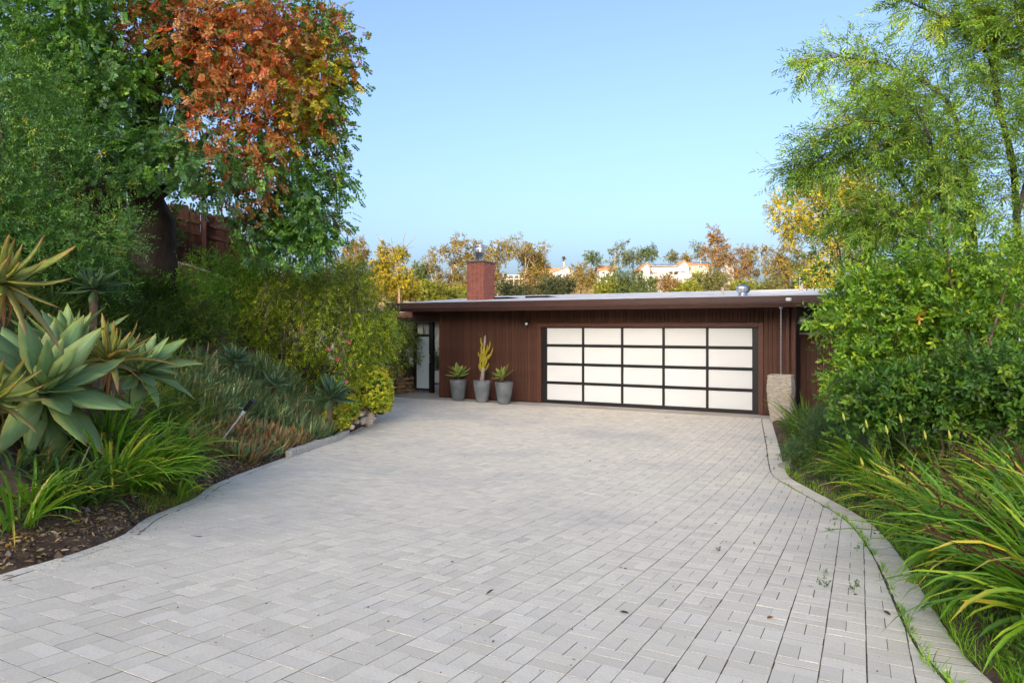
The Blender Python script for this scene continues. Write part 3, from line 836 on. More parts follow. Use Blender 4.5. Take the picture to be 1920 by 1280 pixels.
u_ = rng.random(len(cs))
kind_ = np.where(u_ < redw * .55, 1, np.where(u_ < redw * .55 + yelw * .8, 2, np.where(rng.random(len(cs)) < blu * .7, 3, 0)))
pals = [[((0.046, 0.119, 0.024), 4), ((0.081, 0.182, 0.030), 3), ((0.135, 0.250, 0.038), 1.6)],
        [((.32, .07, .025), 3), ((.34, .135, .045), 4), ((.33, .18, .085), 3), ((.16, .05, .025), 1.5)],
        [((.32, .25, .02), 3), ((.22, .23, .025), 2), ((.12, .17, .025), 2)],
        [((.062, .130, .062), 3), ((.085, .165, .085), 2), ((.055, .125, .03), 3)]]
tm = template('pinnate', 12)
BARK_DK = mat('dark_bark', (.045, .033, .026), .9, .2, var=.5, vscale=7, stretch=(1, 1, .3), bump=1.0, bscale=16)
trunk_path = [P(283, 540, 13) + (0, 0, -.5), P(288, 500, 13), P(292, 430, 13), P(275, 370, 13), P(262, 300, 12.9), P(280, 190, 12.8), P(300, 60, 12.8), P(310, -100, 12.9)]
bt = link('trunk', MB().tube(inv(poly(trunk_path, 30)) + rng.normal(0, .012, (30, 3)), np.interp(np.linspace(0, 1, 30), [0, .1, .25, .45, 1], [.52, .42, .36, .30, .10]), 18).mesh('trunk', True), BARK_DK, big)
for a_, b_ in (((288, 425, 13), (150, 215, 12.0)), ((285, 400, 13), (420, 250, 12.4)), ((278, 380, 13), (80, 90, 12.2)), ((272, 330, 12.9), (500, 110, 12.9)), ((270, 300, 12.9), (560, 330, 12.9)), ((290, 130, 12.8), (470, 20, 12.9)), ((265, 330, 12.9), (190, 330, 11.8))):
    c = curve(P(*a_), P(*b_), .25, 9, .07); link('limb', MB().tube(inv(c), np.linspace(.15, .025, 9), 9).mesh('limb', True), BARK_DK, big)
for ki, nm in enumerate(('green_foliage', 'rusty_foliage', 'yellow_foliage', 'grey_green_foliage')):
    sel = kind_ == ki
    o, d, ci = sprays(cs[sel], own[sel], .42, 20, .75, .5, .45); ok = clear_of(o, [(336, 428, 398, 520), (262, 330, 420, 520)]); o, d = o[ok], d[ok]
    f_ = foliage(nm, big, tm, inv(o), d, rng.uniform(.15, .26, len(o)), .054, .038, pick(pals[ki], len(o)), 'round', LEAF_GLOSSY if ki != 1 else LEAF, jit=.5)
    if ki: f_['label'] = ('', 'rust red and orange dying leaves', 'bright yellow leaves near the sky side', 'grey green glossy leaves')[ki]
# wispy outer twigs against the sky
tw = np.array([P(x, y, 12.9) for x, y in ((640, 30), (655, 75), (660, 125), (655, 165), (640, 230), (648, 300), (650, 345), (640, 400), (655, 440), (620, 470), (560, 480), (600, 500), (470, 455))])
fro = np.array([P(x, y, 12.9) for x, y in ((590, 60), (600, 90), (605, 130), (600, 180), (590, 240), (590, 290), (590, 320), (590, 370), (600, 400), (580, 430), (540, 420), (570, 440), (460, 400))])
mb_, oo, dd = MB(), [], []
for a_, b_ in zip(fro, tw):
    c = curve(a_, b_, .06, 9, .03); mb_.tube(inv(c), np.linspace(.012, .004, 9), 4)
    for _ in range(3):
        oo.append(c + rng.normal(0, .05, c.shape)); dd.append(np.tile(b_ - a_, (9, 1)) + rng.normal(0, .35, (9, 3)) + (0, 0, -.15))
link('twig', mb_.mesh('twig'), TWIG, big)['kind'] = 'stuff'
foliage('outer_foliage', big, tm, inv(np.concatenate(oo)), np.concatenate(dd), .16, .042, .028, pick([((.05, .10, .03), 3), ((.12, .14, .03), 2), ((.22, .07, .03), 1)], len(oo) * 9), 'round', LEAF, jit=.5)

# ---------------------------------------------------------------- dark small-leaved tree at the edge of the bank
olv = empty('evergreen_shrub', P(60, 560, 9.6), 'dense dark evergreen with small pointed leaves in front of the old fence', 'shrub')
oi = lambda p: np.asarray(p) - np.array(olv.location)
ells = [E(60, 330, 165, 120, 9.8, 1.0), E(165, 440, 85, 65, 9.5, .7), E(20, 200, 120, 130, 10, 1.0), E(60, 460, 120, 70, 9.3, .8), E(150, 510, 90, 40, 9.8, .6), E(-40, 430, 90, 160, 9, .9)]
cs, own = clumps(ells, 420, .25, -.9); ok = clear_of(cs, [(85, 140, 300, 345), (150, 215, 355, 420)]); cs, own = cs[ok], own[ok]
o, d, ci = sprays(cs, own, .26, 16, .1, .7, .55)
foliage('foliage', olv, template('twig', 12), oi(o), d, rng.uniform(.16, .28, len(o)), .050, .016, pick([((0.041, 0.108, 0.024), 4), ((0.074, 0.169, 0.030), 3), ((0.095, 0.176, 0.061), 2), ((0.162, 0.257, 0.041), .8), ((0.472, 0.338, 0.041), .06)], len(o)), 'diamond', LEAF_GLOSSY)
for k in range(9):
    e = cs[rng.integers(len(cs))]; s = on_bank(rng.uniform(20, 140), 9.6)
    MB().tube(oi(curve(s, e, .2, 7, .06)), np.linspace(.045, .008, 7), 6).build('stem', BARK, olv, smooth=True)

# ---------------------------------------------------------------- old board fence along the top
FWOOD = mat('weathered_fence_wood', (.115, .052, .038), .85, .2, var=.35, vscale=5, stretch=(8, 8, .5), bump=.5, bscale=20, bstretch=(5, 5, .3), objrand=.2)
def fence_run(label, a, b, h, n_posts, ragged, lean=0.0):
    a, b = np.asarray(a, float), np.asarray(b, float); L = np.linalg.norm((b - a)[:2]); rz = math.atan2(b[1] - a[1], b[0] - a[0])
    fr = empty('board_fence', a, label, 'fence', rz=rz)
    nb_ = int(L / .145); dz = (b[2] - a[2]) / L
    me_ = []
    for k in range(3):
        hh = h + (-.03, 0, .03)[k] * ragged
        m_ = MB(); v = [(-.008, 0, 0), (.148, 0, 0), (.148, 0, hh - .05), (.115, 0, hh), (.028, 0, hh), (-.008, 0, hh - .05)]
        vv = np.array([(x, y, z) for y in (-.018, .0) for x, _, z in v])
        i = np.arange(6); j = (i + 1) % 6
        m_.add(vv, [np.arange(6)[None], np.arange(6, 12)[::-1][None], np.stack((j, i, i + 6, j + 6), -1)]); me_.append(m_.mesh('fence_board'))
    for i in range(nb_):
        if rng.random() < .02 * ragged: continue
        o_ = link('fence_board', me_[int(rng.integers(3))], FWOOD, fr, (i * .145, (.010 if i % 2 else -.010) + rng.uniform(-.002, .002), dz * i * .145 + rng.uniform(-.02, .02) * ragged))
        o_.rotation_euler = (0, rng.normal(0, .008 * ragged), 0)
    for z in (.35, h * .62, h - .32):
        m_ = MB().bbox(0, L, -.075, -.033, -.045, .045, .004).mesh('fence_rail'); o_ = link('fence_rail', m_, FWOOD, fr, (0, 0, z)); o_.rotation_euler = (0, -math.atan(dz), 0)
    for i in range(n_posts):
        x = L * i / (n_posts - 1); link('fence_post', MB().bbox(-.05, .05, -.18, -.077, -.4, h - .08, .006).mesh('fence_post'), FWOOD, fr, (x, 0, dz * x))
    return fr
fence_run('reddish brown board fence with scalloped top standing behind the tree trunk', P(318, 498, 17.6), P(447, 528, 18.2), 1.62, 3, 1)
fence_run('lower broken run of brown boards stepping down beyond the fence post', P(447, 536, 18.25), P(508, 542, 18.6), 1.15, 3, 2.2)
fence_run('sunny old boards glimpsed through the dark evergreen higher up', P(-40, 440, 12.5), P(225, 440, 14.6), 1.25, 4, 1)
bank_cap = empty('stair_wall', P(318, 498, 16.9), 'narrow pale capping of a low sloping wall below the board fence', 'low wall')
c_ = np.array([P(322, 492, 16.6), P(360, 500, 16.7), P(402, 516, 16.8), P(440, 533, 16.9)]) - np.array(bank_cap.location)
m_ = MB()
for a_, b_ in zip(c_[:-1], c_[1:]):
    m_.add([a_ + (0, -.06, 0), a_ + (0, .06, 0), b_ + (0, .06, 0), b_ + (0, -.06, 0), a_ + (0, -.06, .05), a_ + (0, .06, .05), b_ + (0, .06, .05), b_ + (0, -.06, .05)], [np.array([(4, 7, 6, 5), (0, 1, 2, 3), (0, 4, 5, 1), (2, 6, 7, 3), (0, 3, 7, 4), (1, 5, 6, 2)])])
m_.build('coping', mat('pale_coping', (.55, .48, .42), .8, .2, var=.15), bank_cap)
m_ = MB()
for a_, b_ in zip(c_[:-1], c_[1:]):
    m_.add([a_ + (0, -.04, -.9), a_ + (0, .04, -.9), b_ + (0, .04, -.9), b_ + (0, -.04, -.9), a_ + (0, -.04, -.002), a_ + (0, .04, -.002), b_ + (0, .04, -.002), b_ + (0, -.04, -.002)], [np.array([(4, 7, 6, 5), (0, 1, 2, 3), (0, 4, 5, 1), (2, 6, 7, 3), (0, 3, 7, 4), (1, 5, 6, 2)])])
m_.build('wall_body', mat('brown_render', (.13, .06, .045), .9, .2, var=.2), bank_cap)

# ---------------------------------------------------------------- shrubs
def shrub(name, label, base, ells, nsub, subr, nspr, tmpl, s, L, Wd, pal, shape='diamond', m=LEAF, droop=.1, outw=.6, stems=7, group=None, cat='shrub', lo=.35, r0=.025, bottom=-.7, stemmat=TWIG, jit=.35):
    b_ = np.asarray(base, float); o_ = empty(name, b_, label, cat, group)
    cs, own = clumps(ells, nsub, lo, bottom)
    g_ = hgt(cs[:, 0], cs[:, 1]); ok = cs[:, 2] > g_ + .05; cs, own = cs[ok], own[ok]
    o, d, ci = sprays(cs, own, subr, nspr, droop, outw)
    ok = o[:, 2] > hgt(o[:, 0], o[:, 1]) + .03; o, d = o[ok], d[ok]
    foliage('foliage', o_, tmpl, o - b_, d, rng.uniform(s * .75, s * 1.25, len(o)), L, Wd, pick(pal, len(o)), shape, m, jit)
    for k in range(stems):
        e = cs[rng.integers(len(cs))] - b_
        MB().tube(curve(rng.normal(0, .06, 3) * (1, 1, 0) + (0, 0, -.1), e, .08 * np.linalg.norm(e), 7, .03), np.linspace(r0, r0 * .25, 7), 5).build('stem', stemmat, o_, smooth=True)
    return o_, cs
tw10, tw8 = template('twig', 10), template('twig', 8)
G1 = [((0.114, 0.240, 0.026), 4), ((0.072, 0.168, 0.022), 3), ((0.192, 0.312, 0.034), 2)]
shrub('hedge', 'tall dark hedge closing the view behind the old fence and evergreen', on_bank(60, 16.5), [E(20, 420, 130, 90, 16.5, .8), E(150, 430, 110, 80, 16.8, .8), E(250, 450, 70, 60, 17, .7), E(60, 320, 130, 70, 16.8, .8)], 300, .4, 16, tw10, .3, .085, .035, [((.03, .07, .018), 3), ((.05, .105, .02), 2), ((.16, .17, .02), .3)], droop=.1, stems=4, cat='hedge')
shrub('bushy_shrub', 'bright green bushy shrub below the sloping wall and tree trunk', on_bank(335, 13.4), [E(330, 535, 60, 40, 13.2, .5), E(300, 560, 40, 40, 13, .5)], 46, .18, 16, tw10, .16, .045, .02, G1)
shrub('bushy_shrub', 'leafy green shrub in front of the scalloped board fence', on_bank(420, 14.6), [E(425, 555, 70, 62, 14.3, .7), E(395, 500, 25, 40, 14.6, .3), E(470, 500, 40, 45, 14.8, .5)], 90, .2, 16, tw10, .17, .045, .02, G1)
shrub('bushy_shrub', 'thin yellow-flecked shrub on the leaf-littered slope', on_bank(380, 12.6), [E(385, 620, 52, 60, 12.2, .5), E(345, 590, 40, 40, 12.4, .4)], 70, .17, 13, tw10, .16, .04, .018, [((.06, .11, .02), 3), ((.13, .16, .02), 2), ((.04, .07, .02), 2)])
# weeping shrub with long hanging stems
wpos = on_bank(590, 15.3)
wp, wcs = shrub('weeping_shrub', 'large mounded weeping shrub with small yellow-green leaves and hanging stems', wpos,
    [E(590, 600, 145, 115, 15.0, 1.5), E(520, 560, 90, 75, 14.8, 1.0), E(650, 620, 90, 100, 15.2, 1.0), E(590, 690, 110, 55, 14.3, .8), E(690, 640, 60, 60, 15.6, .8), E(640, 520, 60, 40, 15.4, .8), E(480, 620, 60, 60, 14.6, .8)],
    470, .24, 17, template('twig', 9), .19, .046, .024, [((0.149, 0.213, 0.021), 4), ((0.253, 0.299, 0.025), 3), ((0.081, 0.127, 0.021), 3), ((0.368, 0.368, 0.034), .9)], droop=.7, outw=.4, stems=12, r0=.05, lo=.55)
m_ = MB()
for k in range(150):
    a_ = P(rng.uniform(500, 690), rng.uniform(490, 560), rng.uniform(14.2, 16)); az_ = rng.uniform(0, 6.28); r_ = rng.uniform(.4, 1.5)
    b_ = a_ + (math.cos(az_) * r_, math.sin(az_) * r_ - .3, -rng.uniform(.6, 1.9))
    m_.tube(curve(a_, b_, .28, 8, .03) - wpos, np.linspace(.008, .003, 8), 3, cap=False)
m_.build('hanging_stem', mat('grey_brown_stem', (.20, .15, .10), .85, .2, var=.3), wp, kind='stuff')
PINK = mat('pink_petal', (.65, .08, .16), .5, .3, trans=.25)
for px, py in ((650, 716), (616, 654), (634, 673), (655, 642)):
    f_ = P(px, py, 13.35) - wpos; m_ = MB()
    for k in range(5):
        a_ = k * 1.2566; e1, e2 = np.array((math.cos(a_), -.35, math.sin(a_))), np.array((-math.sin(a_), 0, math.cos(a_)))
        m_.add([(0, 0, 0), e1 * .026 + e2 * .014, e1 * .038, e1 * .026 - e2 * .014], [np.array([(0, 1, 2, 3)])])
    m_.build('flower', PINK, wp, tuple(f_))
shrub('bushy_shrub', 'yellow-green shrub leaning over the stacked stones by the gate', on_bank(735, 21.0) + (0, 0, .3), [E(715, 645, 45, 55, 19.5, .8), E(758, 655, 20, 60, 21.8, .5), E(745, 635, 35, 25, 21, .6), E(700, 622, 36, 34, 19, .6)], 170, .22, 15, tw10, .19, .05, .024, [((.10, .14, .02), 3), ((.17, .19, .022), 2), ((.05, .08, .02), 2)])
# sheltering shrub filling the back of the bank
shrub('bushy_shrub', 'dense green shrub at the back of the bank behind the weeping shrub', on_bank(520, 19), [E(470, 585, 80, 60, 18.8, 1.0), E(560, 560, 70, 45, 19.5, 1.0)], 80, .28, 12, tw10, .22, .055, .024, G1)
# ---------------------------------------------------------------- succulent mounds
MOUND = [((.30, .34, .025), 4), ((.42, .40, .035), 3), ((.16, .24, .025), 3), ((.46, .32, .06), 1)]
for lab, bx, Yb, el_ in (('big yellow-green succulent mound spilling onto the drive by the rock wall', 705, 15.1, [E(702, 733, 33, 46, 14.9, .5), E(684, 712, 24, 28, 15.1, .4), E(714, 756, 18, 24, 14.8, .3)]),
                         ('small yellow-green succulent mound behind the pale kerb rocks', 632, 13.2, [E(628, 790, 27, 22, 13.2, .28), E(655, 772, 14, 20, 13.5, .22)]),
                         ('low green succulent cushion tucked behind the loose rocks', 655, 14.6, [E(656, 760, 16, 18, 14.6, .25)])):
    b_ = on_bank(bx, Yb); o_ = empty('succulent_mound', b_, lab, 'succulent')
    cs, own = clumps(el_, 1100 if 'big' in lab else 480, .84, -.5)
    foliage('foliage', o_, template('rosette', 9), cs - b_ + rng.normal(0, .012, cs.shape), nrm(cs - own) + (0, -.1, .25), 1.0, .062, .030, pick(MOUND, len(cs)), 'fold', SUCC, jit=.5)
    core = MB(); th = np.linspace(0, math.pi, 9)
    for e in el_:
        v_ = [(e[0] - b_[0] + .80 * e[3] * math.sin(t) * math.cos(a), e[1] - b_[1] + .80 * e[4] * math.sin(t) * math.sin(a), e[2] - b_[2] - .03 + .80 * e[5] * math.cos(t)) for t in th for a in np.linspace(0, 2 * math.pi, 12, endpoint=False)]
        i_ = np.arange(8)[:, None] * 12; j_ = np.arange(12)[None]; core.add(v_, [np.stack(np.broadcast_arrays(i_ + j_, i_ + 12 + j_, i_ + 12 + (j_ + 1) % 12, i_ + (j_ + 1) % 12), -1).reshape(-1, 4)])
    core.build('stem_core', mat('dark_stems', (.08, .095, .025), .9, .1, var=.4, vscale=25), o_)

# ---------------------------------------------------------------- agaves and aloes, leaf by leaf
def fleshy_leaf(name, curve_, wmax, base_w, col, edge, tip, rings=7, thick=.045, wpos_=.5, tip0=.72):
    t = np.linspace(0, 1, rings); ang = curve_ * (t - .25)
    st = 1 / (rings - 1); x = np.concatenate(([0], np.cumsum(np.cos(ang[:-1]) * st))); z = np.concatenate(([0], np.cumsum(np.sin(ang[:-1]) * st)))
    w = np.interp(t, [0, .12, wpos_, .78, .93, 1], [base_w, base_w * .95, wmax, wmax * .62, wmax * .2, .004]) / 2
    th_ = thick * (1 - t) ** .6 * .8 + .003
    v, c = [], []
    for k in range(rings):
        n_ = np.array((-math.sin(ang[k]), 0, math.cos(ang[k]))); p_ = np.array((x[k], 0, z[k])); ch = w[k] * .35
        for y, up_, cc in ((w[k], ch, edge), (0, th_[k] * .15, col), (-w[k], ch, edge), (0, -th_[k], col * .9)):
            v.append(p_ + np.array((0, y, 0)) + n_ * up_); f_ = max(0, (t[k] - tip0) / (1.001 - tip0)) ** 1.5
            c.append(np.array(cc) * (1 - f_) + np.array(tip) * f_)
    q = []
    for k in range(rings - 1):
        for j in range(4): q.append((k * 4 + j, k * 4 + (j + 1) % 4, k * 4 + 4 + (j + 1) % 4, k * 4 + 4 + j))
    v, c = np.array(v), np.array(c)
    return mesh_np(name, v, [np.array(q)[:, ::-1]], c.clip(.003, .9), True)
A = np.array
AGV = [fleshy_leaf('leaf', cu, wm, .13, A(c_), A(e_), A(t_), tip0=.9) for cu, wm, c_, e_, t_ in (
    (.25, .30, (.125, .24, .115), (.30, .37, .14), (.24, .28, .06)), (.05, .29, (.105, .215, .09), (.26, .34, .11), (.26, .24, .06)), (-.45, .26, (.14, .235, .10), (.29, .34, .12), (.28, .22, .06)), (.6, .28, (.13, .25, .12), (.30, .37, .14), (.24, .28, .08)), (.15, .25, (.14, .24, .095), (.30, .36, .12), (.30, .20, .06)))]
AGD = [fleshy_leaf('leaf', cu, wm, .13, A(c_), A(e_), A(e_)) for cu, wm, c_, e_ in ((.25, .26, (.045, .095, .058), (.065, .115, .05)), (-.2, .25, (.040, .085, .055), (.07, .12, .05)), (.45, .25, (.055, .11, .065), (.08, .13, .05)))]
AGP = [fleshy_leaf('leaf', cu, wm * 1.35, .15, A(c_), A(e_), A(e_)) for cu, wm, c_, e_ in ((.2, .27, (.12, .21, .05), (.34, .38, .08)), (-.1, .25, (.15, .25, .06), (.36, .38, .08)), (.4, .25, (.10, .19, .06), (.30, .36, .08)))]
ALO = [fleshy_leaf('leaf', cu, wm, .15, A(c_), A(e_), A(t_), thick=.06, wpos_=.22) for cu, wm, c_, e_, t_ in (
    (.75, .15, (.20, .26, .05), (.26, .25, .05), (.42, .14, .06)), (.2, .14, (.24, .27, .06), (.30, .24, .06), (.45, .20, .08)), (-.5, .13, (.20, .22, .05), (.34, .22, .07), (.48, .19, .10)), (1.1, .15, (.13, .20, .06), (.22, .22, .05), (.36, .13, .05)))]
DEADL = [fleshy_leaf('dead_leaf', cu, .10, .09, A((.42, .17, .06)), A((.46, .22, .08)), A((.30, .14, .08)), thick=.012) for cu in (-.9, -.4)]
AGSTEM = mat('agave_stem', (.16, .12, .08), .9, .2, var=.35, vscale=18, bump=.6, bscale=25)
def rosette(name, label, cat, core, base, Rr, n, meshes, tilt=(0, 0, 1), inner=1.35, outer=-.35, group=None, dead=0, lenvar=.1, stem_r=.05, parent=None):
    base, core = np.asarray(base, float), np.asarray(core, float)
    root = empty(name, base, label, cat, group)
    ax = Vector(tilt).normalized(); q = Vector((0, 0, 1)).rotation_difference(ax).to_matrix().to_4x4()
    for k in range(n):
        f_ = (k + .5) / n; el = inner + (outer - inner) * f_ ** .85 + rng.normal(0, .05); az = k * 2.39996 + rng.normal(0, .08)
        s_ = Rr * (.62 + .38 * min(1, f_ * 2.2)) * (1 + rng.normal(0, lenvar))
        me = meshes[0 if f_ < .3 else (int(rng.integers(0, len(meshes))) if f_ < .75 else (2 % len(meshes)))]
        off = ax * (-.10 * f_ * Rr)
        M = Matrix.Translation(Vector(core - base) + off) @ q @ Matrix.Rotation(az, 4, 'Z') @ Matrix.Rotation(-el, 4, 'Y') @ Matrix.Rotation(rng.normal(0, .12), 4, 'X') @ Matrix.Scale(s_, 4)
        link('leaf', me, SUCC, root).matrix_basis = M
    for k in range(dead):
        az = rng.uniform(0, 6.28); M = Matrix.Translation(Vector(core - base) + ax * (-.16 * Rr)) @ q @ Matrix.Rotation(az, 4, 'Z') @ Matrix.Rotation(rng.uniform(.5, 1.1), 4, 'Y') @ Matrix.Scale(Rr * rng.uniform(.6, .95), 4)
        link('dead_leaf', DEADL[k % 2], SUCC, root).matrix_basis = M
    MB().tube(poly([(0, 0, -.15), (core - base) * (.45, .45, .5), core - base + np.array(ax) * .02], 8), [stem_r * 1.1, stem_r * 1.15, stem_r * 1.1, stem_r, stem_r, stem_r, stem_r * .9, stem_r * .6], 8).build('stem', AGSTEM, root, smooth=True)
    return root
rosette('agave', 'largest pale green agave with broad smooth leaves, at the foot of the bank', 'agave', P(82, 728, 5.9), on_bank(60, 6.0), .70, 42, AGV, (.50, -.55, .75), outer=-.55, stem_r=.09)
rosette('agave', 'pale green agave fanned out behind the reddish aloe', 'agave', P(262, 692, 7.3), on_bank(250, 7.4), .53, 32, AGV, (.45, -.25, .85), outer=-.35, stem_r=.08)
rosette('agave', 'blue-green agave half hidden behind the largest agave', 'agave', P(130, 660, 6.9), on_bank(120, 7.0), .62, 28, AGV, (.05, -.3, .9), outer=.1, stem_r=.08)
rosette('aloe', 'spiky olive aloe with red-tipped leaves in front of the pale agaves', 'aloe', P(205, 668, 6.5), on_bank(205, 6.6), .44, 34, ALO, (.12, -.2, .95), outer=-.15, dead=9, lenvar=.2, stem_r=.05)
rosette('aloe', 'yellow-green aloe with long curling reddish tips at the picture edge', 'aloe', P(6, 522, 4.9), on_bank(-60, 5.0), .46, 34, ALO, (.45, -.2, .85), outer=-.75, dead=8, lenvar=.2, stem_r=.06)
rosette('aloe', 'low aloe with orange drying leaves beside the largest agave', 'aloe', P(-12, 742, 5.0), on_bank(-40, 5.1), .40, 24, ALO, (.55, -.3, .8), outer=-.3, dead=8, lenvar=.2, stem_r=.05)
rosette('agave', 'dark green agave on a stem under the evergreen shrub', 'agave', P(178, 538, 9.0), on_bank(172, 9.1), .40, 24, AGD, (.1, -.3, .95), outer=-.3)
rosette('agave', 'dark agave rosette on the leaf-littered slope below the thin shrub', 'agave', P(440, 674, 11.6), on_bank(440, 11.8), .36, 24, AGD, (.2, -.5, .85), outer=-.2)
rosette('agave', 'deep blue-green agave under the weeping shrub near the kerb rocks', 'agave', P(622, 742, 12.6), on_bank(615, 12.8), .52, 26, AGD, (.25, -.3, .9), outer=-.2)
rosette('agave', 'small dark agave between the blue-green groundcover and weeping shrub', 'agave', P(515, 720, 12.2), on_bank(515, 12.4), .34, 20, AGD, (.1, -.4, .9), outer=-.1)
rosette('potted_agave', 'yellow-edged agave growing in the grey pot nearest the house corner', 'agave', pot_a + (0, 0, .20), pot_a, .42, 19, AGP, (-.08, -.1, 1), inner=1.35, outer=.15, stem_r=.022)
rosette('potted_agave', 'yellow-edged agave leaning over the grey pot nearest the garage door', 'agave', pot_b + (-.05, 0, .22), pot_b, .38, 16, AGP, (-.45, -.2, .9), inner=1.3, outer=.1, dead=1, stem_r=.022)
# cactus-like euphorbia
cac = empty('cactus', pot_c, 'tall yellow branching cactus with a bare grey stem in the middle pot', 'cactus')
CACY = mat('yellow_cactus_skin', (.42, .33, .025), .55, .35, var=.22, vscale=9, var2=((.16, .20, .03), 6, .52, .8))
CACB = mat('grey_cactus_bark', (.33, .27, .23), .9, .2, var=.3, vscale=14, bump=.6, bscale=30)
def column(pts, r_, name, m__, n_=5):
    pts = np.asarray(pts, float); k_ = len(pts); prof_ = []
    t_ = nrm(np.gradient(pts, axis=0)); ref = np.array((.2, .9, .1)); a_ = nrm(np.cross(t_, ref)); b_ = np.cross(t_, a_)
    ang = np.arange(2 * n_) * math.pi / n_; rr = np.where(np.arange(2 * n_) % 2, .62, 1.0)
    taper = np.concatenate((np.full(k_ - 2, 1.0), [.8, .15])) * r_
    v_ = pts[:, None] + (a_[:, None] * np.cos(ang)[None, :, None] + b_[:, None] * np.sin(ang)[None, :, None]) * (rr[None, :, None] * taper[:, None, None])
    n2_ = 2 * n_; i_ = np.arange(k_ - 1)[:, None] * n2_; j_ = np.arange(n2_)[None]
    return MB().add(v_.reshape(-1, 3), [np.stack(np.broadcast_arrays(i_ + j_, i_ + (j_ + 1) % n2_, i_ + n2_ + (j_ + 1) % n2_, i_ + n2_ + j_), -1).reshape(-1, 4)]).build(name, m__, cac, smooth=False)
sc_ = 19.2 / F
cxy = lambda px, py, dy=0.: np.array(((px - 906.5) * sc_, dy, (717 - py) * sc_))
MB().tube([cxy(906, 720), cxy(906.5, 708), cxy(908, 696), cxy(908.5, 688)], [.062, .06, .055, .05], 10).build('stem', CACB, cac, smooth=True)
column([cxy(908.5, 690), cxy(909, 670), cxy(910, 652), cxy(911, 640)], .042, 'branch', CACY)
column([cxy(910.5, 648), cxy(911.5, 637), cxy(912, 630), cxy(912.3, 627)], .036, 'bare_tip', CACB)
for p_ in ([(904, 694), (901.5, 688), (900.5, 683), (900.5, 680)], [(905, 690), (903, 682), (902.5, 672), (903, 664)], [(912, 693), (916, 687), (918.5, 682), (919, 679)], [(911, 686), (914, 676), (916, 668), (917, 664)],
           [(905, 678), (904, 668), (905, 656), (905.5, 650)], [(903, 668), (900, 664), (899.5, 660), (899.5, 658)], [(906, 662), (904.5, 652), (906, 646), (907, 640)], [(907, 647), (904.5, 641), (904, 635), (904.3, 631)],
           [(912, 672), (917, 668), (919.5, 664), (920.5, 662)], [(911, 668), (915, 658), (916, 650), (917, 644)], [(914, 660), (919, 652), (921, 645), (921, 638)], [(917, 671), (922, 664), (925.5, 656), (926.5, 650)], [(909, 680), (912, 670), (913, 660), (914, 655)], [(906, 696), (908, 684), (908, 674), (908.5, 668)]):
    column([cxy(x, y, d_) for (x, y), d_ in zip(p_, np.linspace(0, rng.uniform(-.09, .05), 4))], rng.uniform(.021, .028), 'branch', CACY, 4)

# ---------------------------------------------------------------- stones, kerb, wall
def rock_mesh(name, sx, sy, sz, rough=.16, flat=.0):
    import bmesh
    bm = bmesh.new(); bmesh.ops.create_icosphere(bm, subdivisions=2 if flat < 0 else 1, radius=1)
    ph = rng.uniform(0, 6, 6)
    for v in bm.verts:
        c = v.co; k = 1 + rough * (math.sin(c.x * 2.7 + ph[0]) + math.sin(c.y * 3.1 + ph[1]) + math.sin(c.z * 2.9 + ph[2])) * .5 + rng.normal(0, rough * .28)
        sq = lambda a: math.copysign(abs(a) ** .72, a)
        v.co = Vector((sq(c.x) * sx * k, sq(c.y) * sy * k, sq(c.z) * sz * k))
    me = bpy.data.meshes.new(name); bm.to_mesh(me); bm.free(); return me
ROCKT = mat('tan_rock', (.36, .225, .12), .85, .25, var=.3, vscale=7, bump=.9, bscale=16, objrand=.22, var2=((.20, .13, .08), 6, .55, .6))
ROCKP = mat('pale_rock', (.52, .43, .33), .85, .25, var=.22, vscale=7, bump=.9, bscale=16, objrand=.18, var2=((.34, .25, .17), 5, .58, .6))
KERBM = mat('pale_kerb_stone', (.56, .51, .44), .85, .2, var=.14, vscale=12, bump=.5, bscale=50, objrand=.08)
rw = empty('stacked_stone_wall', W(-13.6, 18.55, 0), 'rough dry stacked wall of tan stones beside the frosted gate', 'stone wall')
rms = [rock_mesh('stone', .5, .5, .5) for _ in range(7)]
path_ = np.array([(-4.02, 20.6), (-3.80, 21.4), (-3.55, 22.0), (-3.12, 22.25)])
pl = np.concatenate(([0], np.cumsum(np.linalg.norm(np.diff(path_, axis=0), axis=1))))
for row, z_ in enumerate(np.arange(.07, .92, .125)):
    s_ = rng.uniform(0, .1)
    while s_ < pl[-1]:
        wd = rng.uniform(.14, .27); c_ = np.array((np.interp(s_ + wd / 2, pl, path_[:, 0]), np.interp(s_ + wd / 2, pl, path_[:, 1])))
        hmax = np.interp(s_ / pl[-1], [0, .25, .6, .8, 1], [.75, .98, .95, .5, .42])
        if z_ < hmax:
            o_ = link('stone', rms[int(rng.integers(7))], ROCKT, rw, tuple(np.array((c_[0], c_[1] + row * .012, z_ + rng.uniform(-.015, .015))) - np.array(rw.location)))
            o_.scale = (wd * 1.02, rng.uniform(.2, .28), rng.uniform(.125, .165)); o_.rotation_euler = (rng.normal(0, .12), rng.normal(0, .12), rng.uniform(-.4, .4) + .6 * (s_ / pl[-1] < .5))
        s_ += wd * .97
MB().add([(p[0] - 0.06, p[1] + .16, z) for z in (0, .8) for p in path_] + [(p[0] - .1, p[1] + .5, z) for z in (0, .8) for p in path_], [np.array([(0, 1, 5, 4), (1, 2, 6, 5), (2, 3, 7, 6), (4, 5, 13, 12), (5, 6, 14, 13), (6, 7, 15, 14), (3, 11, 15, 7)])]).build('earth_fill', BED, rw, tuple(-np.array(rw.location)))
rw2 = empty('stacked_stone_wall', W(-12.0, 20.6), 'short tan stone edging seen through the gap beside the gate', 'stone wall')
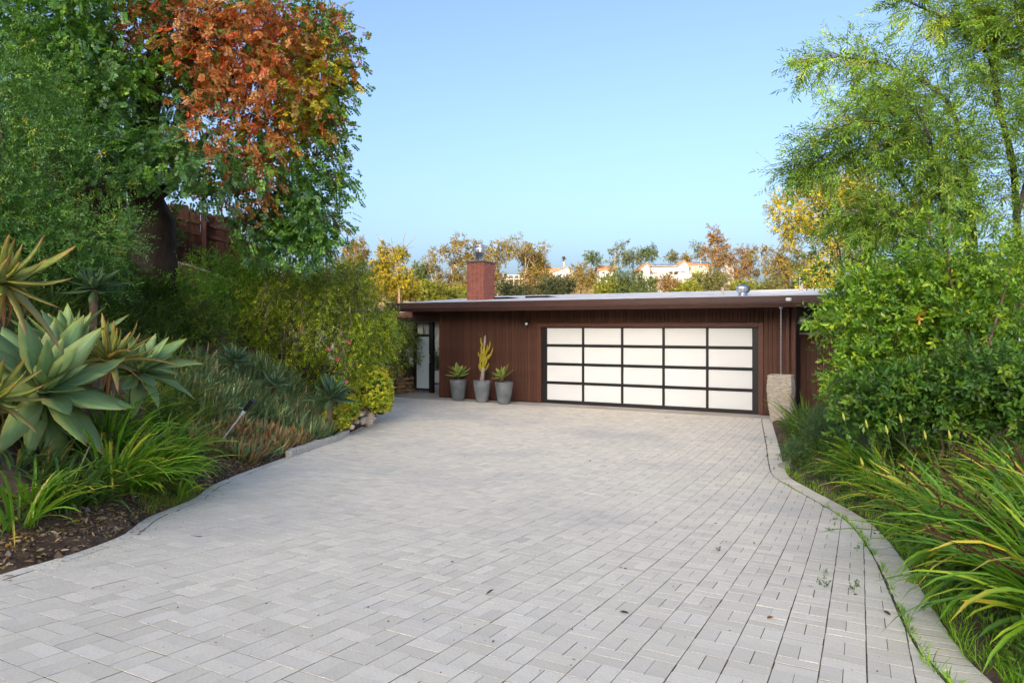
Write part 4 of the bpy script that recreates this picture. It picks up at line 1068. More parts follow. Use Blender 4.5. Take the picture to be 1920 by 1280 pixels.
for row in range(4):
    for k in range(7):
        o_ = link('stone', rms[int(rng.integers(7))], ROCKT, rw2, (k * .19 - .4 + .09 * (row % 2), rng.uniform(-.03, .03), .07 + row * .125)); o_.scale = (.2, .22, .145); o_.rotation_euler = (rng.normal(0, .1), rng.normal(0, .1), rng.uniform(-.4, .4))
RL = [('large pale angular rock leaning at the top of the loose rock pile', 664, 752, 14.9, .26, .2, .15), ('pale rounded rock at the upper edge of the loose rock pile', 682, 748, 15.3, .19, .16, .17), ('smooth pale rock on the drive side of the pile', 694, 766, 14.8, .17, .14, .11),
      ('broad flat pale rock lying lowest at the paving edge', 693, 788, 13.9, .21, .15, .07), ('tan rock wedged in the middle of the pile', 677, 771, 14.6, .14, .13, .09), ('small whitish rock below the middle of the pile', 684, 778, 14.2, .12, .11, .08),
      ('flat pale rock sticking out under the rounded ones', 696, 777, 14.4, .16, .1, .06), ('rusty tan stone beside the small succulent mound', 680, 788, 13.8, .09, .09, .08), ('small tan stone at the foot of the pile', 668, 786, 13.8, .11, .10, .07), ('little pale stone next to the kerb end', 660, 801, 13.2, .10, .08, .06)]
for lab, px, py, Y, sx, sy, sz in RL:
    p_ = P(px, py, Y); sx, sy, sz = sx * .62, sy * .62, sz * .66; o_ = link('rock', rock_mesh('rock', sx, sy, sz, .26, -1), ROCKP, None, tuple(p_)); tag(o_, lab, 'rock', 'loose pale rocks beside the drive'); o_.rotation_euler = (rng.normal(0, .2), rng.normal(0, .2), rng.uniform(0, 3))
    gz = hz(p_[0], p_[1]); o_.location.z = max(gz + sz * .55, min(p_[2], gz + .26))
kb = empty('kerb', (*G(556, 850), 0), 'short row of pale kerb stones edging the drive below the aloe groundcover', 'kerb')
yk = np.arange(0, 1, .001); kp = np.array([G(x, y) for x, y in ((553, 858), (575, 848), (610, 836), (640, 826), (662, 814))]); kp = poly(kp, 60); kp[:, 0] -= .05
kl = np.concatenate(([0], np.cumsum(np.linalg.norm(np.diff(kp, axis=0), axis=1)))); nk = int(kl[-1] / .31)
for i in range(nk):
    a_ = np.array([np.interp(kl[-1] * (i + .02) / nk, kl, kp[:, c]) for c in (0, 1)]); b_ = np.array([np.interp(kl[-1] * (i + .96) / nk, kl, kp[:, c]) for c in (0, 1)]); L_ = np.linalg.norm(b_ - a_)
    o_ = link('kerb_stone', MB().bbox(0, L_, 0, .10, -.05, rng.uniform(.085, .105), .012).mesh('kerb_stone'), KERBM, kb, (a_[0] - kb.location.x, a_[1] - kb.location.y, float(zdrive(UV(*a_)[1])))); o_.rotation_euler = (rng.normal(0, .02), rng.normal(0, .02), math.atan2(b_[1] - a_[1], b_[0] - a_[0]) + rng.normal(0, .03))

# ---------------------------------------------------------------- aloe groundcover, straps, grass on the bank
def scatter_px(region, n, Y0, Y1, dmin=.08):
    """places on the bank whose foot shows inside a photo outline"""
    out = []; region = np.asarray(region, float)
    while len(out) < n:
        Y = rng.uniform(Y0, Y1, 6000); X = xl(Y) - rng.uniform(dmin, 4.2, 6000); Z = hgt(X, Y); p = proj(np.stack((X, Y, Z), -1))
        ins = np.zeros(len(p), bool); j = len(region) - 1
        for i in range(len(region)):
            a, b = region[i], region[j]
            ins ^= ((a[1] > p[:, 1]) != (b[1] > p[:, 1])) & (p[:, 0] < (b[0] - a[0]) * (p[:, 1] - a[1]) / (b[1] - a[1] + 1e-9) + a[0]); j = i
        out += list(np.stack((X, Y, Z), -1)[ins])
        if not ins.any(): break
    return np.array(out[:n])
BG_, BR_ = [((0.138, 0.230, 0.115), 4), ((0.218, 0.310, 0.138), 3), ((0.092, 0.161, 0.075), 3), ((0.299, 0.310, 0.127), 1.4)], [((0.310, 0.144, 0.081), 3), ((0.391, 0.230, 0.127), 3), ((0.230, 0.218, 0.081), 3), ((0.138, 0.207, 0.069), 4)]
B_ = Blades()
for p_ in scatter_px([(330, 690), (480, 680), (640, 770), (650, 815), (590, 835), (500, 800), (400, 790), (330, 740)], 640, 7.5, 14):
    tuft(B_, p_, 15, rng.uniform(.24, .46), .026, .06, (.55, 1.5), (-.3, .8), BG_, ((.34, .17, .09), .22), seg=4)
B_.build('aloe_groundcover', SUCC, kind='stuff', label='blue-green spiky aloe groundcover filling the lower bank', cat='groundcover')
B_ = Blades()
for p_ in scatter_px([(360, 790), (430, 800), (520, 815), (600, 830), (560, 850), (470, 870), (400, 850), (350, 830)], 250, 6.5, 12):
    tuft(B_, p_, 14, rng.uniform(.20, .33), .034, .05, (.25, 1.3), (-.7, .4), BR_ if rng.random() < .62 else BG_, ((.42, .18, .10), .5), seg=4)
B_.build('reddish_aloe_groundcover', SUCC, kind='stuff', label='reddish brown curled aloe groundcover near the bare soil', cat='groundcover')
IR_ = [((.12, .235, .025), 4), ((.08, .17, .022), 4), ((.18, .30, .03), 2.5), ((.34, .33, .05), .5)]
IRL = ['bright strap-leaf clump sprawling below the largest agave', 'arching strap-leaf clump between the agave and reddish aloes', 'strap-leaf clump leaning over the bare soil strip', 'upright strap-leaf clump under the pale agaves', 'dark strap-leaf clump low at the foot of the bank', 'loose strap-leaf tuft standing alone at the paving edge',
       'strap-leaf clump spreading towards the drive in the middle of the row', 'strap-leaf clump with yellow blades beside the reddish aloes', 'long-leaved strap clump at the picture edge above bare soil', 'grassy strap clump tucked beneath the large agave', 'strap-leaf clump arching in front of the second agave', 'narrow strap clump at the low end of the soil strip']
for lab, (px, Y, n_, L_) in zip(IRL, [(235, 6.1, 110, .85), (330, 7.0, 110, .80), (290, 6.5, 95, .7), (200, 6.7, 80, .8), (120, 5.25, 60, .5), (372, 6.75, 16, .5), (370, 7.3, 90, .62), (405, 7.8, 60, .6), (30, 4.75, 40, .6), (180, 5.6, 60, .5), (300, 7.5, 80, .85), (60, 5.05, 36, .4)]):
    b_ = on_bank(px, Y); x_ = min(b_[0], float(xl(Y)) - (.42 if n_ > 20 else .12)); b_ = np.array((x_, Y, hz(x_, Y))); B_ = Blades()
    tuft(B_, (0, 0, 0), n_, L_, .026, .14, (.5, 1.4), (.5, 1.9), IR_ if n_ != 60 else [((.05, .10, .02), 3), ((.09, .15, .03), 2)], ((.36, .27, .05), .12), az=-.5, azs=1.3, keel=True)
    B_.build('strap_leaf_clump', LEAF_GLOSSY, label=lab, cat='plant', group='strap-leaf plants along the bank').location = tuple(b_)
B_ = Blades()
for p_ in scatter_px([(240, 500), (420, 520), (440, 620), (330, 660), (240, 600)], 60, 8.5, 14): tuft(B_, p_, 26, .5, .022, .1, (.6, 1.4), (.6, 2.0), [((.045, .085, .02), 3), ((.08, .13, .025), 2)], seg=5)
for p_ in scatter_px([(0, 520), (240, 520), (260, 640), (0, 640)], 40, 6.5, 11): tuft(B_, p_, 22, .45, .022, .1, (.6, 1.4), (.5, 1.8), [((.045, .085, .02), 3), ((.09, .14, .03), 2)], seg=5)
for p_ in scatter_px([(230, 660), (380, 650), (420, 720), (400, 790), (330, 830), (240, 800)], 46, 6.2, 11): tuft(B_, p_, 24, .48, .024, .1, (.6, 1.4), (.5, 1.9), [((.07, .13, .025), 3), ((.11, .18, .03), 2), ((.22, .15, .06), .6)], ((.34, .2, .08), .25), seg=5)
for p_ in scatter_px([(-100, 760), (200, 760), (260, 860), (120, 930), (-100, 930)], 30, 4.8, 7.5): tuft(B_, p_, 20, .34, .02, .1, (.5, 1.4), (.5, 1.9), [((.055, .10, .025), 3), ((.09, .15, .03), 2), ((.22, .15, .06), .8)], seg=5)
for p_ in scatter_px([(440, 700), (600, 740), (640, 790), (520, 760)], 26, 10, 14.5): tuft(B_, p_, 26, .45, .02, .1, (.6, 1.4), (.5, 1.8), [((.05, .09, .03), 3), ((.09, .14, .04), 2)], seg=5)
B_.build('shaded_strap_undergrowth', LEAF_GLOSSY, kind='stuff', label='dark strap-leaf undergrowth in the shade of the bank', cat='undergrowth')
B_ = Blades()
for p_ in scatter_px([(255, 905), (330, 905), (395, 925), (345, 955), (285, 975), (262, 950)], 300, 5, 8.5, .0): tuft(B_, p_, 7, .10, .006, .03, (.5, 1.4), (.2, 1.6), [((.14, .19, .03), 3), ((.24, .22, .06), 3), ((.09, .13, .03), 2)], seg=3)
B_.build('grass_patch', LEAF, kind='stuff', label='small dry green grass patch beside the soil strip', cat='grass')
# low leafy ground cover that hides most of the soil under the shrubs
def cover(name, label, pts, pal, s, L, Wd, m=LEAF, n=5):
    o = np.repeat(pts, n, 0) + rng.normal(0, .07, (len(pts) * n, 3)) * (1, 1, .3) + (0, 0, .03); d = rng.normal(0, .6, o.shape) + (0, -.2, .75)
    ob = foliage(name, None, tw8, o, d, rng.uniform(s * .7, s * 1.3, len(o)), L, Wd, pick(pal, len(o)), 'diamond', m); tag(ob, label, 'groundcover', kind='stuff')
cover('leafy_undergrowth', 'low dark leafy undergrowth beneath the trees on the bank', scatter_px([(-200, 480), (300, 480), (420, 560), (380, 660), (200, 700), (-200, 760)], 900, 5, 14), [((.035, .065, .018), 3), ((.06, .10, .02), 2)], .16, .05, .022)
cover('mixed_undergrowth', 'mixed green undergrowth around the weeping shrub', scatter_px([(440, 640), (560, 690), (720, 730), (700, 700), (560, 600)], 160, 11, 18), [((.06, .10, .02), 3), ((.11, .14, .02), 2)], .15, .04, .018)
# fallen leaves and mulch
pts = np.concatenate((scatter_px([(380, 560), (540, 560), (560, 720), (420, 690), (360, 650)], 1500, 9, 17), scatter_px([(-400, 1180), (0, 1076), (110, 1046), (225, 1006), (275, 971), (360, 936), (400, 909), (470, 881), (550, 852), (548, 838), (420, 835), (200, 890), (0, 930), (-400, 930)], 5200, 3, 11, .03), scatter_px([(150, 600), (330, 560), (360, 660), (200, 640)], 350, 7, 12)))
pts[:, 2] += .016
ax_ = rng.normal(0, 1, pts.shape) * (1, 1, .25); nr_ = rng.normal(0, .35, pts.shape) + (0, 0, 1)
tag(link('leaf_litter', leaf_mesh('leaf_litter', pts, ax_, nr_, rng.uniform(.02, .065, len(pts)), rng.uniform(.010, .028, len(pts)), pick([((.20, .13, .08), 3), ((.32, .23, .15), 3), ((.07, .05, .04), 3), ((.45, .40, .36), .8), ((.42, .27, .04), .5)], len(pts)), 'fold'), LEAF), 'dry fallen leaves and mulch scattered over the bare soil', 'leaf litter', kind='stuff')
# clods and pebbles on the bare strip
v0_ = np.array([(1, 0, 0), (-1, 0, 0), (0, 1, 0), (0, -1, 0), (0, 0, 1), (0, 0, -1.)]); f0_ = np.array([(0, 2, 4), (2, 1, 4), (1, 3, 4), (3, 0, 4), (2, 0, 5), (1, 2, 5), (3, 1, 5), (0, 3, 5)])
cp_ = scatter_px([(-400, 1180), (0, 1076), (110, 1046), (225, 1006), (275, 971), (360, 936), (400, 909), (470, 881), (550, 852), (548, 838), (420, 835), (200, 890), (0, 930), (-400, 930)], 4200, 3, 11, .0)
cz_ = rng.uniform(.005, .014, (len(cp_), 1, 1)) * (1 + 1.6 * (rng.random((len(cp_), 1, 1)) > .95)); cv_ = cp_[:, None] + (0, 0, .006) + v0_[None] * cz_ * rng.uniform(.6, 1.3, (len(cp_), 6, 1))
cf_ = (f0_[None] + (np.arange(len(cp_)) * 6)[:, None, None]).reshape(-1, 3)
tag(link('soil_crumbs', mesh_np('soil_crumbs', cv_.reshape(-1, 3), [cf_], np.repeat(pick([((.15, .10, .07), 4), ((.09, .06, .045), 3), ((.26, .21, .17), 1)], len(cp_)), 6, 0)), mat('soil_crumb', (1, 1, 1), .95, .1, tint=True)), 'small clods and pebbles on the bare soil strip', 'soil crumbs', kind='stuff')
# twigs on the soil strip
for lab, pts_ in (('long thin dry stick lying on the bare soil', [(0, 992), (40, 985), (75, 975)]), ('pale curved root showing at the foot of the strap leaves', [(8, 925), (25, 938), (50, 946), (66, 944)])):
    q_ = np.array([np.append(G(x, y), 0) for x, y in pts_]); q_[:, 0] -= .12; q_[:, 2] = hgt(q_[:, 0], q_[:, 1]) + .02
    tag(MB().tube(poly(q_, 10), np.linspace(.016, .009, 10), 6).build('stick', mat('dry_stick', (.24, .15, .09) if 'long' in lab else (.42, .36, .28), .9, .2, var=.3, vscale=20)), lab, 'stick')

# ---------------------------------------------------------------- small things on the bank
st_ = P(431, 806, 9.0); gsp = empty('garden_spotlight', st_ - (0, 0, .15), 'black spike light on a leaning pale rod among the reddish aloes', 'garden light')
dv = nrm(P(474, 750, 8.9) - st_); Ls = np.linalg.norm(P(474, 750, 8.9) - st_); o0 = np.array((0, 0, .15))
WHT = mat('white_plastic_rod', (.62, .62, .60), .45, .4)
MB().tube([o0 - dv * .15, o0 + dv * Ls * .55], .010, 8).build('rod', WHT, gsp); MB().tube([o0 + dv * Ls * .52, o0 + dv * Ls * .66], .021, 10).build('socket', WHT, gsp)
MB().tube([o0 + dv * Ls * .66, o0 + dv * Ls * .68, o0 + dv * Ls], [.024, .032, .032], 12).build('lamp_head', BLACK, gsp)
MB().tube([o0 + dv * Ls * .7, o0 + dv * Ls * .7 + (-.09, 0, .02)], .012, 6).build('bracket', GREY, gsp)
sg = empty('yard_sign', P(679, 735, 15.4), 'small square purple and red notice on a stake above the big succulent mound', 'sign', rz=R(-8))
sc2 = 15.4 / F
MB().tube([(0, .02, -.3), (0, .02, .55)], .012, 6).build('stake', GREY, sg)
MB().bbox(-9.5 * sc2, 9.5 * sc2, 0, .012, 38 * sc2, 57.5 * sc2, .003).build('sign_board', mat('sign_purple', (.22, .19, .34), .5, .4), sg)
def print_(nm, x0, x1, z0, z1, c, y): MB().box(x0 * sc2, x1 * sc2, y - .0015, y, z0 * sc2, z1 * sc2).build(nm, mat(nm, c, .5, .4), sg)
print_('white_border_print', -9, 9, 38.5, 57, (.62, .58, .64), -.001); print_('blue_band_print', -8.2, 8.2, 53, 56.2, (.16, .15, .32), -.003); print_('red_band_print', -8.2, 8.2, 50.5, 52.6, (.45, .06, .05), -.003); print_('dark_field_print', -8.2, 8.2, 43, 50, (.07, .13, .14), -.003); print_('lower_band_print', -8.2, 8.2, 40, 42.4, (.40, .10, .14), -.003)
mm = MB()                       # illegible light lettering
for r_ in range(2):
    for k in range(6): mm.box((-7 + k * 2.3) * sc2, (-7 + k * 2.3 + rng.uniform(.8, 1.7)) * sc2, -.006, -.0045, (44 + r_ * 3) * sc2, (45.6 + r_ * 3 + rng.uniform(0, .7)) * sc2)
mm.build('lettering', mat('sign_white', (.7, .72, .72), .5, .4), sg)
hb = empty('garden_bracket', P(700, 740, 15.2), 'dark green metal hose bracket standing on the big succulent mound', 'bracket')
DG = mat('dark_green_metal', (.012, .045, .04), .4, .45, var=.2, vscale=20)
gq = lambda x, y: np.array(((x - 700) / F * 15.2, 0, (740 - y) / F * 15.2))
MB().tube([gq(694, 731), gq(695, 719), gq(703.5, 720), gq(700.5, 737)], .012, 6).tube([gq(694, 731), gq(700.5, 737)], .010, 6).build('frame', DG, hb)
MB().tube([gq(695, 719), gq(680, 715), gq(662, 714.5)], .008, 6).tube([gq(693, 723), gq(672, 716.5)], .008, 6).build('arm', DG, hb)
MB().tube([gq(698.5, 718), gq(698.8, 708)], [.02, .006], 6).build('spike', DG, hb); MB().tube([gq(692.5, 716), gq(697.5, 715.5)], .024, 8).build('joint', GREY, hb); MB().tube([gq(700.5, 737), gq(700.5, 775)], .010, 6).build('post', DG, hb)
# spiky plants near the gate
for lab, X_, Y_, n_, L_, pal_ in (('dark spiky plant growing above the stacked stones', -3.75, 22.2, 70, 1.3, [((.04, .07, .03), 3), ((.09, .13, .05), 1)]), ('tall spiky plant rising behind the frosted gate', -3.0, 23.6, 80, 1.7, [((.10, .15, .06), 3), ((.05, .09, .04), 2)]), ('thin spiky plant against the block wall beyond the gate', -2.65, 24.6, 34, 1.4, [((.10, .10, .06), 2), ((.05, .07, .04), 2)])):
    B_ = Blades(); tuft(B_, (0, 0, 0), n_, L_, .04, .15, (.2, 1.45), (.0, .7), pal_)
    o_ = B_.build('spiky_plant', LEAF_GLOSSY, label=lab, cat='plant'); o_.location = (X_, Y_, .7 if Y_ < 23 else .55)

# ================================================================ planting to the right of the drive
def on_bed(px, Y): return np.array(((px - HX) / F * Y, Y, hz((px - HX) / F * Y, Y)))
# ---------------------------------------------------------------- airy tree with fine leaves
wil_b = on_bed(1800, 10.2); wil = empty('fine_leaved_tree', wil_b, 'tall airy multi-stemmed tree with fine narrow leaves above the glossy shrubs', 'tree')
BARKD = mat('dark_smooth_bark', (.055, .042, .035), .8, .3, var=.3, vscale=10)
wi = lambda p: np.asarray(p, float) - wil_b
BR = [([(1800, 760), (1813, 600), (1813, 437), (1811, 389), (1794, 345), (1767, 319), (1715, 267), (1680, 245), (1627, 227), (1584, 236), (1530, 275), (1482, 322)], 10.0, .055),
      ([(1805, 760), (1830, 560), (1820, 372), (1802, 293), (1785, 205), (1724, 149), (1660, 125), (1619, 114), (1566, 108), (1508, 130)], 10.2, .050),
      ([(1890, 800), (1908, 520), (1903, 350), (1894, 280), (1868, 188), (1855, 109), (1811, 57), (1763, 31), (1715, 9), (1688, -4)], 10.4, .060),
      ([(1894, 300), (1868, 150), (1864, 100), (1859, 57), (1830, 10), (1790, -50)], 10.5, .035),
      ([(1770, 780), (1768, 600), (1772, 420), (1755, 330), (1740, 250), (1700, 190), (1660, 180)], 9.8, .040),
      ([(1930, 760), (1935, 450), (1960, 250), (1980, 80), (1990, -80)], 10.2, .055), ([(1905, 420), (1935, 280), (1940, 150), (1925, 60), (1890, -30)], 10.1, .035),
      ([(1850, 780), (1835, 620), (1770, 500), (1700, 430), (1650, 400), (1600, 410)], 9.9, .032), ([(1800, 640), (1780, 540), (1700, 360), (1640, 300), (1570, 290), (1520, 320)], 10.3, .03)]
fo, fd = [], []
for pts_, Y_, r_ in BR:
    w_ = np.array([P(x, y, Y_ + .25 * math.sin(i * 1.3)) for i, (x, y) in enumerate(pts_)]); c = poly(w_, 40)
    MB().tube(wi(c), np.linspace(r_, .006, 40), 7).build('stem', BARKD, wil, smooth=True)
    m_ = MB()
    for k in range(9, 40):
        for _ in range(3 if k > 14 else 2):
            t_ = nrm(c[min(k + 1, 39)] - c[k - 1]); dirn = nrm(t_ * .6 + rng.normal(0, .55, 3) + (0, 0, .05)); ln = rng.uniform(.35, .85) * (1 if k < 34 else .6)
            e = c[k] + dirn * ln + (0, 0, -.12 * ln); b2 = curve(c[k], e, .07, 6, .012); m_.tube(wi(b2), np.linspace(.007, .0025, 6), 3, cap=False)
            n_ = 8; tt = rng.random(n_); q_ = b2[0] + (b2[-1] - b2[0]) * tt[:, None] + rng.normal(0, .03, (n_, 3)); fo.append(q_); fd.append(dirn + rng.normal(0, .5, (n_, 3)) + (0, 0, -.22))
    m_.build('twig', BARKD, wil, kind='stuff')
fo, fd = np.concatenate(fo), np.concatenate(fd)
WP = [((.13, .22, .04), 4), ((.175, .275, .042), 3), ((.085, .16, .032), 2.4), ((.24, .30, .045), 1.2), ((.30, .20, .06), .12)]
foliage('foliage', wil, template('feather', 11), wi(fo), fd, rng.uniform(.18, .34, len(fo)), .078, .0165, pick(WP, len(fo)), 'lance', LEAF, jit=.5)
ells = [E(1800, 250, 130, 130, 10.3, 1.0), E(1690, 260, 110, 80, 10.1, .8), E(1850, 110, 90, 110, 10.4, .8), E(1760, 380, 150, 80, 10.1, .9), E(1640, 200, 80, 60, 10.1, .5), E(1880, 400, 70, 120, 10.2, .8), E(1600, 280, 70, 50, 10.1, .4)]
cs, own = clumps(ells, 170, .2, -.9); o, d, ci = sprays(cs, own, .30, 9, .45, .4, .6)
foliage('inner_foliage', wil, template('feather', 11), wi(o), d, rng.uniform(.18, .34, len(o)), .078, .0165, pick(WP, len(o)), 'lance', LEAF, jit=.5)

# ---------------------------------------------------------------- glossy broad-leaved shrubs
GL = [((.105, .20, .018), 4), ((.16, .26, .022), 3), ((.055, .125, .018), 3), ((.23, .31, .025), 1.6), ((.40, .24, .03), .06)]
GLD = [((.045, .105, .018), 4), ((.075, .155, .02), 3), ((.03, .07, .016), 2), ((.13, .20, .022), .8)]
shrub('glossy_shrub', 'bright glossy broad-leaved shrub reaching in front of the garage corner', on_bed(1680, 9.0), [E(1665, 595, 95, 70, 8.9, .8), E(1612, 690, 60, 58, 8.8, .6), E(1655, 525, 55, 35, 9.0, .5), E(1585, 605, 38, 38, 8.8, .35), E(1695, 690, 65, 75, 8.9, .7), E(1625, 545, 40, 30, 9.0, .4)],
      150, .2, 13, tw8, .17, .070, .033, GL, 'fold', LEAF_GLOSSY, .0, .7, 14, r0=.028, group='glossy shrubs beside the drive')
shrub('glossy_shrub', 'tall glossy shrub with upright thin trunks under the fine-leaved tree', on_bed(1800, 8.6), [E(1780, 590, 85, 90, 8.6, .8), E(1870, 520, 60, 60, 8.7, .6), E(1885, 640, 65, 85, 8.4, .7), E(1745, 520, 50, 35, 8.9, .4)],
      92, .21, 12, tw8, .18, .072, .034, GL, 'fold', LEAF_GLOSSY, .0, .7, 14, r0=.03, group='glossy shrubs beside the drive')
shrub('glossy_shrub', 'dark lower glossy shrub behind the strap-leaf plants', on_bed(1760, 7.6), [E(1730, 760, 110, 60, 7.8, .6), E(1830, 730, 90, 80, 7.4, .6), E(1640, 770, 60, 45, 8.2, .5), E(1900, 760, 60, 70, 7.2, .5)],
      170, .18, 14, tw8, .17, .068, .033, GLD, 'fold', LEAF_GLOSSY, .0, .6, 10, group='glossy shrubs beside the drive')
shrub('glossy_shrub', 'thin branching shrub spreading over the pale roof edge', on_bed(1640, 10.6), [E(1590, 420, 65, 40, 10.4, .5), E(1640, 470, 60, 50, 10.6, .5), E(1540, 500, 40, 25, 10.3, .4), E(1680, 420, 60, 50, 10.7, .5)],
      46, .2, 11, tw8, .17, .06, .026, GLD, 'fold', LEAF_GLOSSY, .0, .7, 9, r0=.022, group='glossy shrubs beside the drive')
shrub('grey_green_shrub', 'soft grey-green low shrub beside the upright strap leaves by the planter', on_bed(1555, 11.0), [E(1560, 790, 42, 32, 11, .5), E(1530, 800, 25, 25, 11, .3)], 60, .14, 16, tw10, .12, .028, .010, [((.09, .14, .07), 3), ((.06, .105, .05), 3)], m=LEAF)
shrub('grey_green_shrub', 'little grey-green weed shrub growing by the drain at the paving edge', on_bed(1486, 9.8), [E(1487, 843, 16, 12, 9.7, .14), E(1500, 835, 14, 10, 9.8, .12)], 22, .07, 9, tw8, .09, .03, .013, [((.08, .13, .06), 3), ((.05, .09, .04), 2)], m=LEAF, stems=5, r0=.006)

# ---------------------------------------------------------------- strap-leaf bed
SB = [((.10, .20, .020), 4), ((.15, .27, .025), 3), ((.06, .135, .018), 3), ((.24, .32, .03), 1.2), ((.38, .30, .05), .35)]
def clump_at(label, px, py_or_Y, n_, L_, az_, azs_=1.1, w_=.028, pal=SB, el_=(.45, 1.35), bend_=(.6, 1.9), name='strap_leaf_clump', group='strap-leaf plants along the right bed', base=None, stalks=0, tip=((.42, .30, .05), .12)):
    b_ = on_bed(px, py_or_Y) if base is None else np.array((*base, hz(*base))); B_ = Blades()
    tuft(B_, (0, 0, 0), n_, L_, w_, .16, el_, bend_, pal, tip, az=az_, azs=azs_, keel=True, seg=7)
    root = empty(name, b_, label, 'plant', group)
    B_.build('foliage', LEAF_GLOSSY, root, kind='stuff')
    if stalks:
        m_ = MB()
        for k in range(stalks):
            a_ = rng.normal(az_, 1.0); e_ = rng.uniform(.55, 1.1); l_ = L_ * rng.uniform(.8, 1.2); dv_ = np.array((math.cos(a_) * math.cos(e_), math.sin(a_) * math.cos(e_), math.sin(e_)))
            c = curve((0, 0, .02), dv_ * l_ + (0, 0, -.12 * l_), .07, 6, .01); m_.tube(c, np.linspace(.006, .004, 6), 4)
            for j in range(5):
                s_ = c[3] + (c[5] - c[3]) * (j / 4); m_.tube([s_, s_ + rng.normal(0, .03, 3) + dv_ * .03, s_ + rng.normal(0, .02, 3) + dv_ * .07], [.005, .008, .002], 4)
        m_.build('flower_stalk', mat('spent_stalk', (.085, .035, .022), .8, .2, var=.4, vscale=15), root, kind='stuff')
    return root
PI_ = math.pi
for lab, (x_, y_), n_, L_, az_, st_ in (
    ('strap-leaf clump nearest the viewer, leaning low over the paving', (2.95, 3.45), 130, .95, PI_ * .95, 9), ('big strap-leaf clump with many dark spent flower stalks', (3.35, 4.2), 140, 1.0, PI_ * .95, 16),
    ('strap-leaf clump at the picture edge rising above its neighbours', (3.7, 3.7), 110, 1.05, PI_ * .8, 10), ('yellow-tinged strap-leaf clump arching to the paving border', (3.45, 5.0), 130, .95, PI_ * 1.0, 8),
    ('dense strap-leaf clump behind the yellow-tinged one', (4.2, 5.2), 120, 1.05, PI_ * .85, 10), ('fine grassy strap clump in the middle of the bed', (4.0, 6.1), 130, .85, PI_ * 1.0, 5),
    ('tall dark strap clump against the lower glossy shrub', (4.8, 6.2), 110, 1.0, PI_ * .8, 6), ('strap clump spilling at the narrowing of the paving', (4.15, 7.2), 120, .75, PI_ * 1.05, 0),
    ('round fountain-like strap clump beside the drain', (4.45, 8.3), 170, .85, PI_ * 1.0, 0), ('strap clump with pale bud stems under the glossy shrub', (5.2, 7.4), 110, .9, PI_ * .9, 3),
    ('broad strap clump by the lower edge, half out of the picture', (3.3, 2.75), 100, .9, PI_ * .8, 6), ('loose strap clump between the fountain clump and glossy shrub', (5.35, 8.6), 100, .8, PI_ * .9, 0)):
    clump_at(lab, 0, 0, n_, L_, az_, 1.25, base=(x_, y_), stalks=st_ // 2, w_=.033 if y_ < 6 else .026)
clump_at('upright sword-leaved clump beside the stone planter', 1510, 12.6, 90, .85, PI_, 1.6, .030, [((.07, .14, .022), 4), ((.11, .19, .03), 2), ((.045, .09, .02), 2), ((.36, .32, .05), .25)], (.75, 1.5), (.1, .9), 'sword_leaf_clump')
clump_at('second sword-leaved clump just nearer than the planter', 1545, 11.6, 70, .7, PI_, 1.6, .028, [((.06, .125, .022), 4), ((.10, .17, .03), 2)], (.7, 1.45), (.1, .9), 'sword_leaf_clump')
# pale bud stems
bs = empty('bud_stem', on_bed(1690, 6.9), 'thin flower stems with pale yellow pointed buds above the strap leaves', 'flower stem'); m_ = MB(); m2_ = MB()
for px, py, Y in ((1690, 790, 6.7), (1664, 812, 6.6), (1736, 822, 6.4), (1782, 822, 6.2), (1626, 800, 7.0), (1583, 786, 7.4), (1618, 872, 6.2)):
    t_ = P(px, py, Y) - np.array(bs.location); b0 = np.array((t_[0] + .12, t_[1] + .1, -.05)); c = curve(b0, t_, .0, 6); c[:, 0] += .05 * np.sin(np.linspace(0, 3.1, 6)); m_.tube(c, np.linspace(.005, .003, 6), 4)
    d_ = nrm(c[-1] - c[-2]); m2_.tube([t_ - d_ * .01, t_ + d_ * .02, t_ + d_ * .05, t_ + d_ * .085], [.004, .012, .010, .002], 6)
m_.build('stem', mat('green_stem', (.08, .14, .03), .6, .3), bs, kind='stuff'); m2_.build('bud', mat('yellow_bud', (.50, .48, .08), .5, .3), bs, kind='stuff')
# lobed-leaf weed at the border
lob = empty('lobed_leaf_weed', (2.98, 4.55, hz(2.98, 4.55)), 'light green weed with big lobed leaves among the strap leaves', 'weed'); lq = np.array(lob.location)
def lobed(c_, sz):
    m_ = MB(); v = [(0, 0, 0)]; n_ = 15
    for i in range(n_):
        a_ = -2.5 + 5.0 * i / (n_ - 1); r_ = 1.0 if i % 3 == 1 else .52
        v.append((r_ * math.cos(a_), r_ * math.sin(a_), -.12 * r_ * r_ + .03 * (i % 2)))
    f_ = np.array([(0, i, i + 1) for i in range(1, n_)]); return m_.add(np.array(v) * sz, [f_], c_).mesh('leaf')
for k, (px, py, Y, sz, c_) in enumerate(((1712, 1083, 4.35, .085, (.16, .30, .03)), (1735, 1135, 4.2, .06, (.06, .13, .05)), (1745, 1065, 4.5, .06, (.07, .15, .04)), (1800, 960, 4.6, .07, (.10, .20, .05)), (1840, 985, 4.5, .075, (.11, .21, .06)), (1770, 1010, 4.6, .07, (.09, .18, .09)), (1700, 868, 6.3, .085, (.10, .20, .05)), (1720, 890, 6.1, .09, (.12, .22, .05)))):
    o_ = link('leaf', lobed(c_, sz), LEAF, lob, tuple(P(px, py, Y) - lq)); o_.rotation_euler = (R(rng.uniform(35, 65)), rng.uniform(-.4, .4), rng.uniform(2.2, 4.2))
m_ = MB()
for px, py, Y in ((1712, 1083, 4.35), (1735, 1135, 4.2), (1745, 1065, 4.5), (1800, 960, 4.6), (1840, 985, 4.5), (1770, 1010, 4.6)): m_.tube(curve((rng.uniform(0, .3), rng.uniform(-.1, .1), 0), P(px, py, Y) - lq, .06, 5), .004, 4)
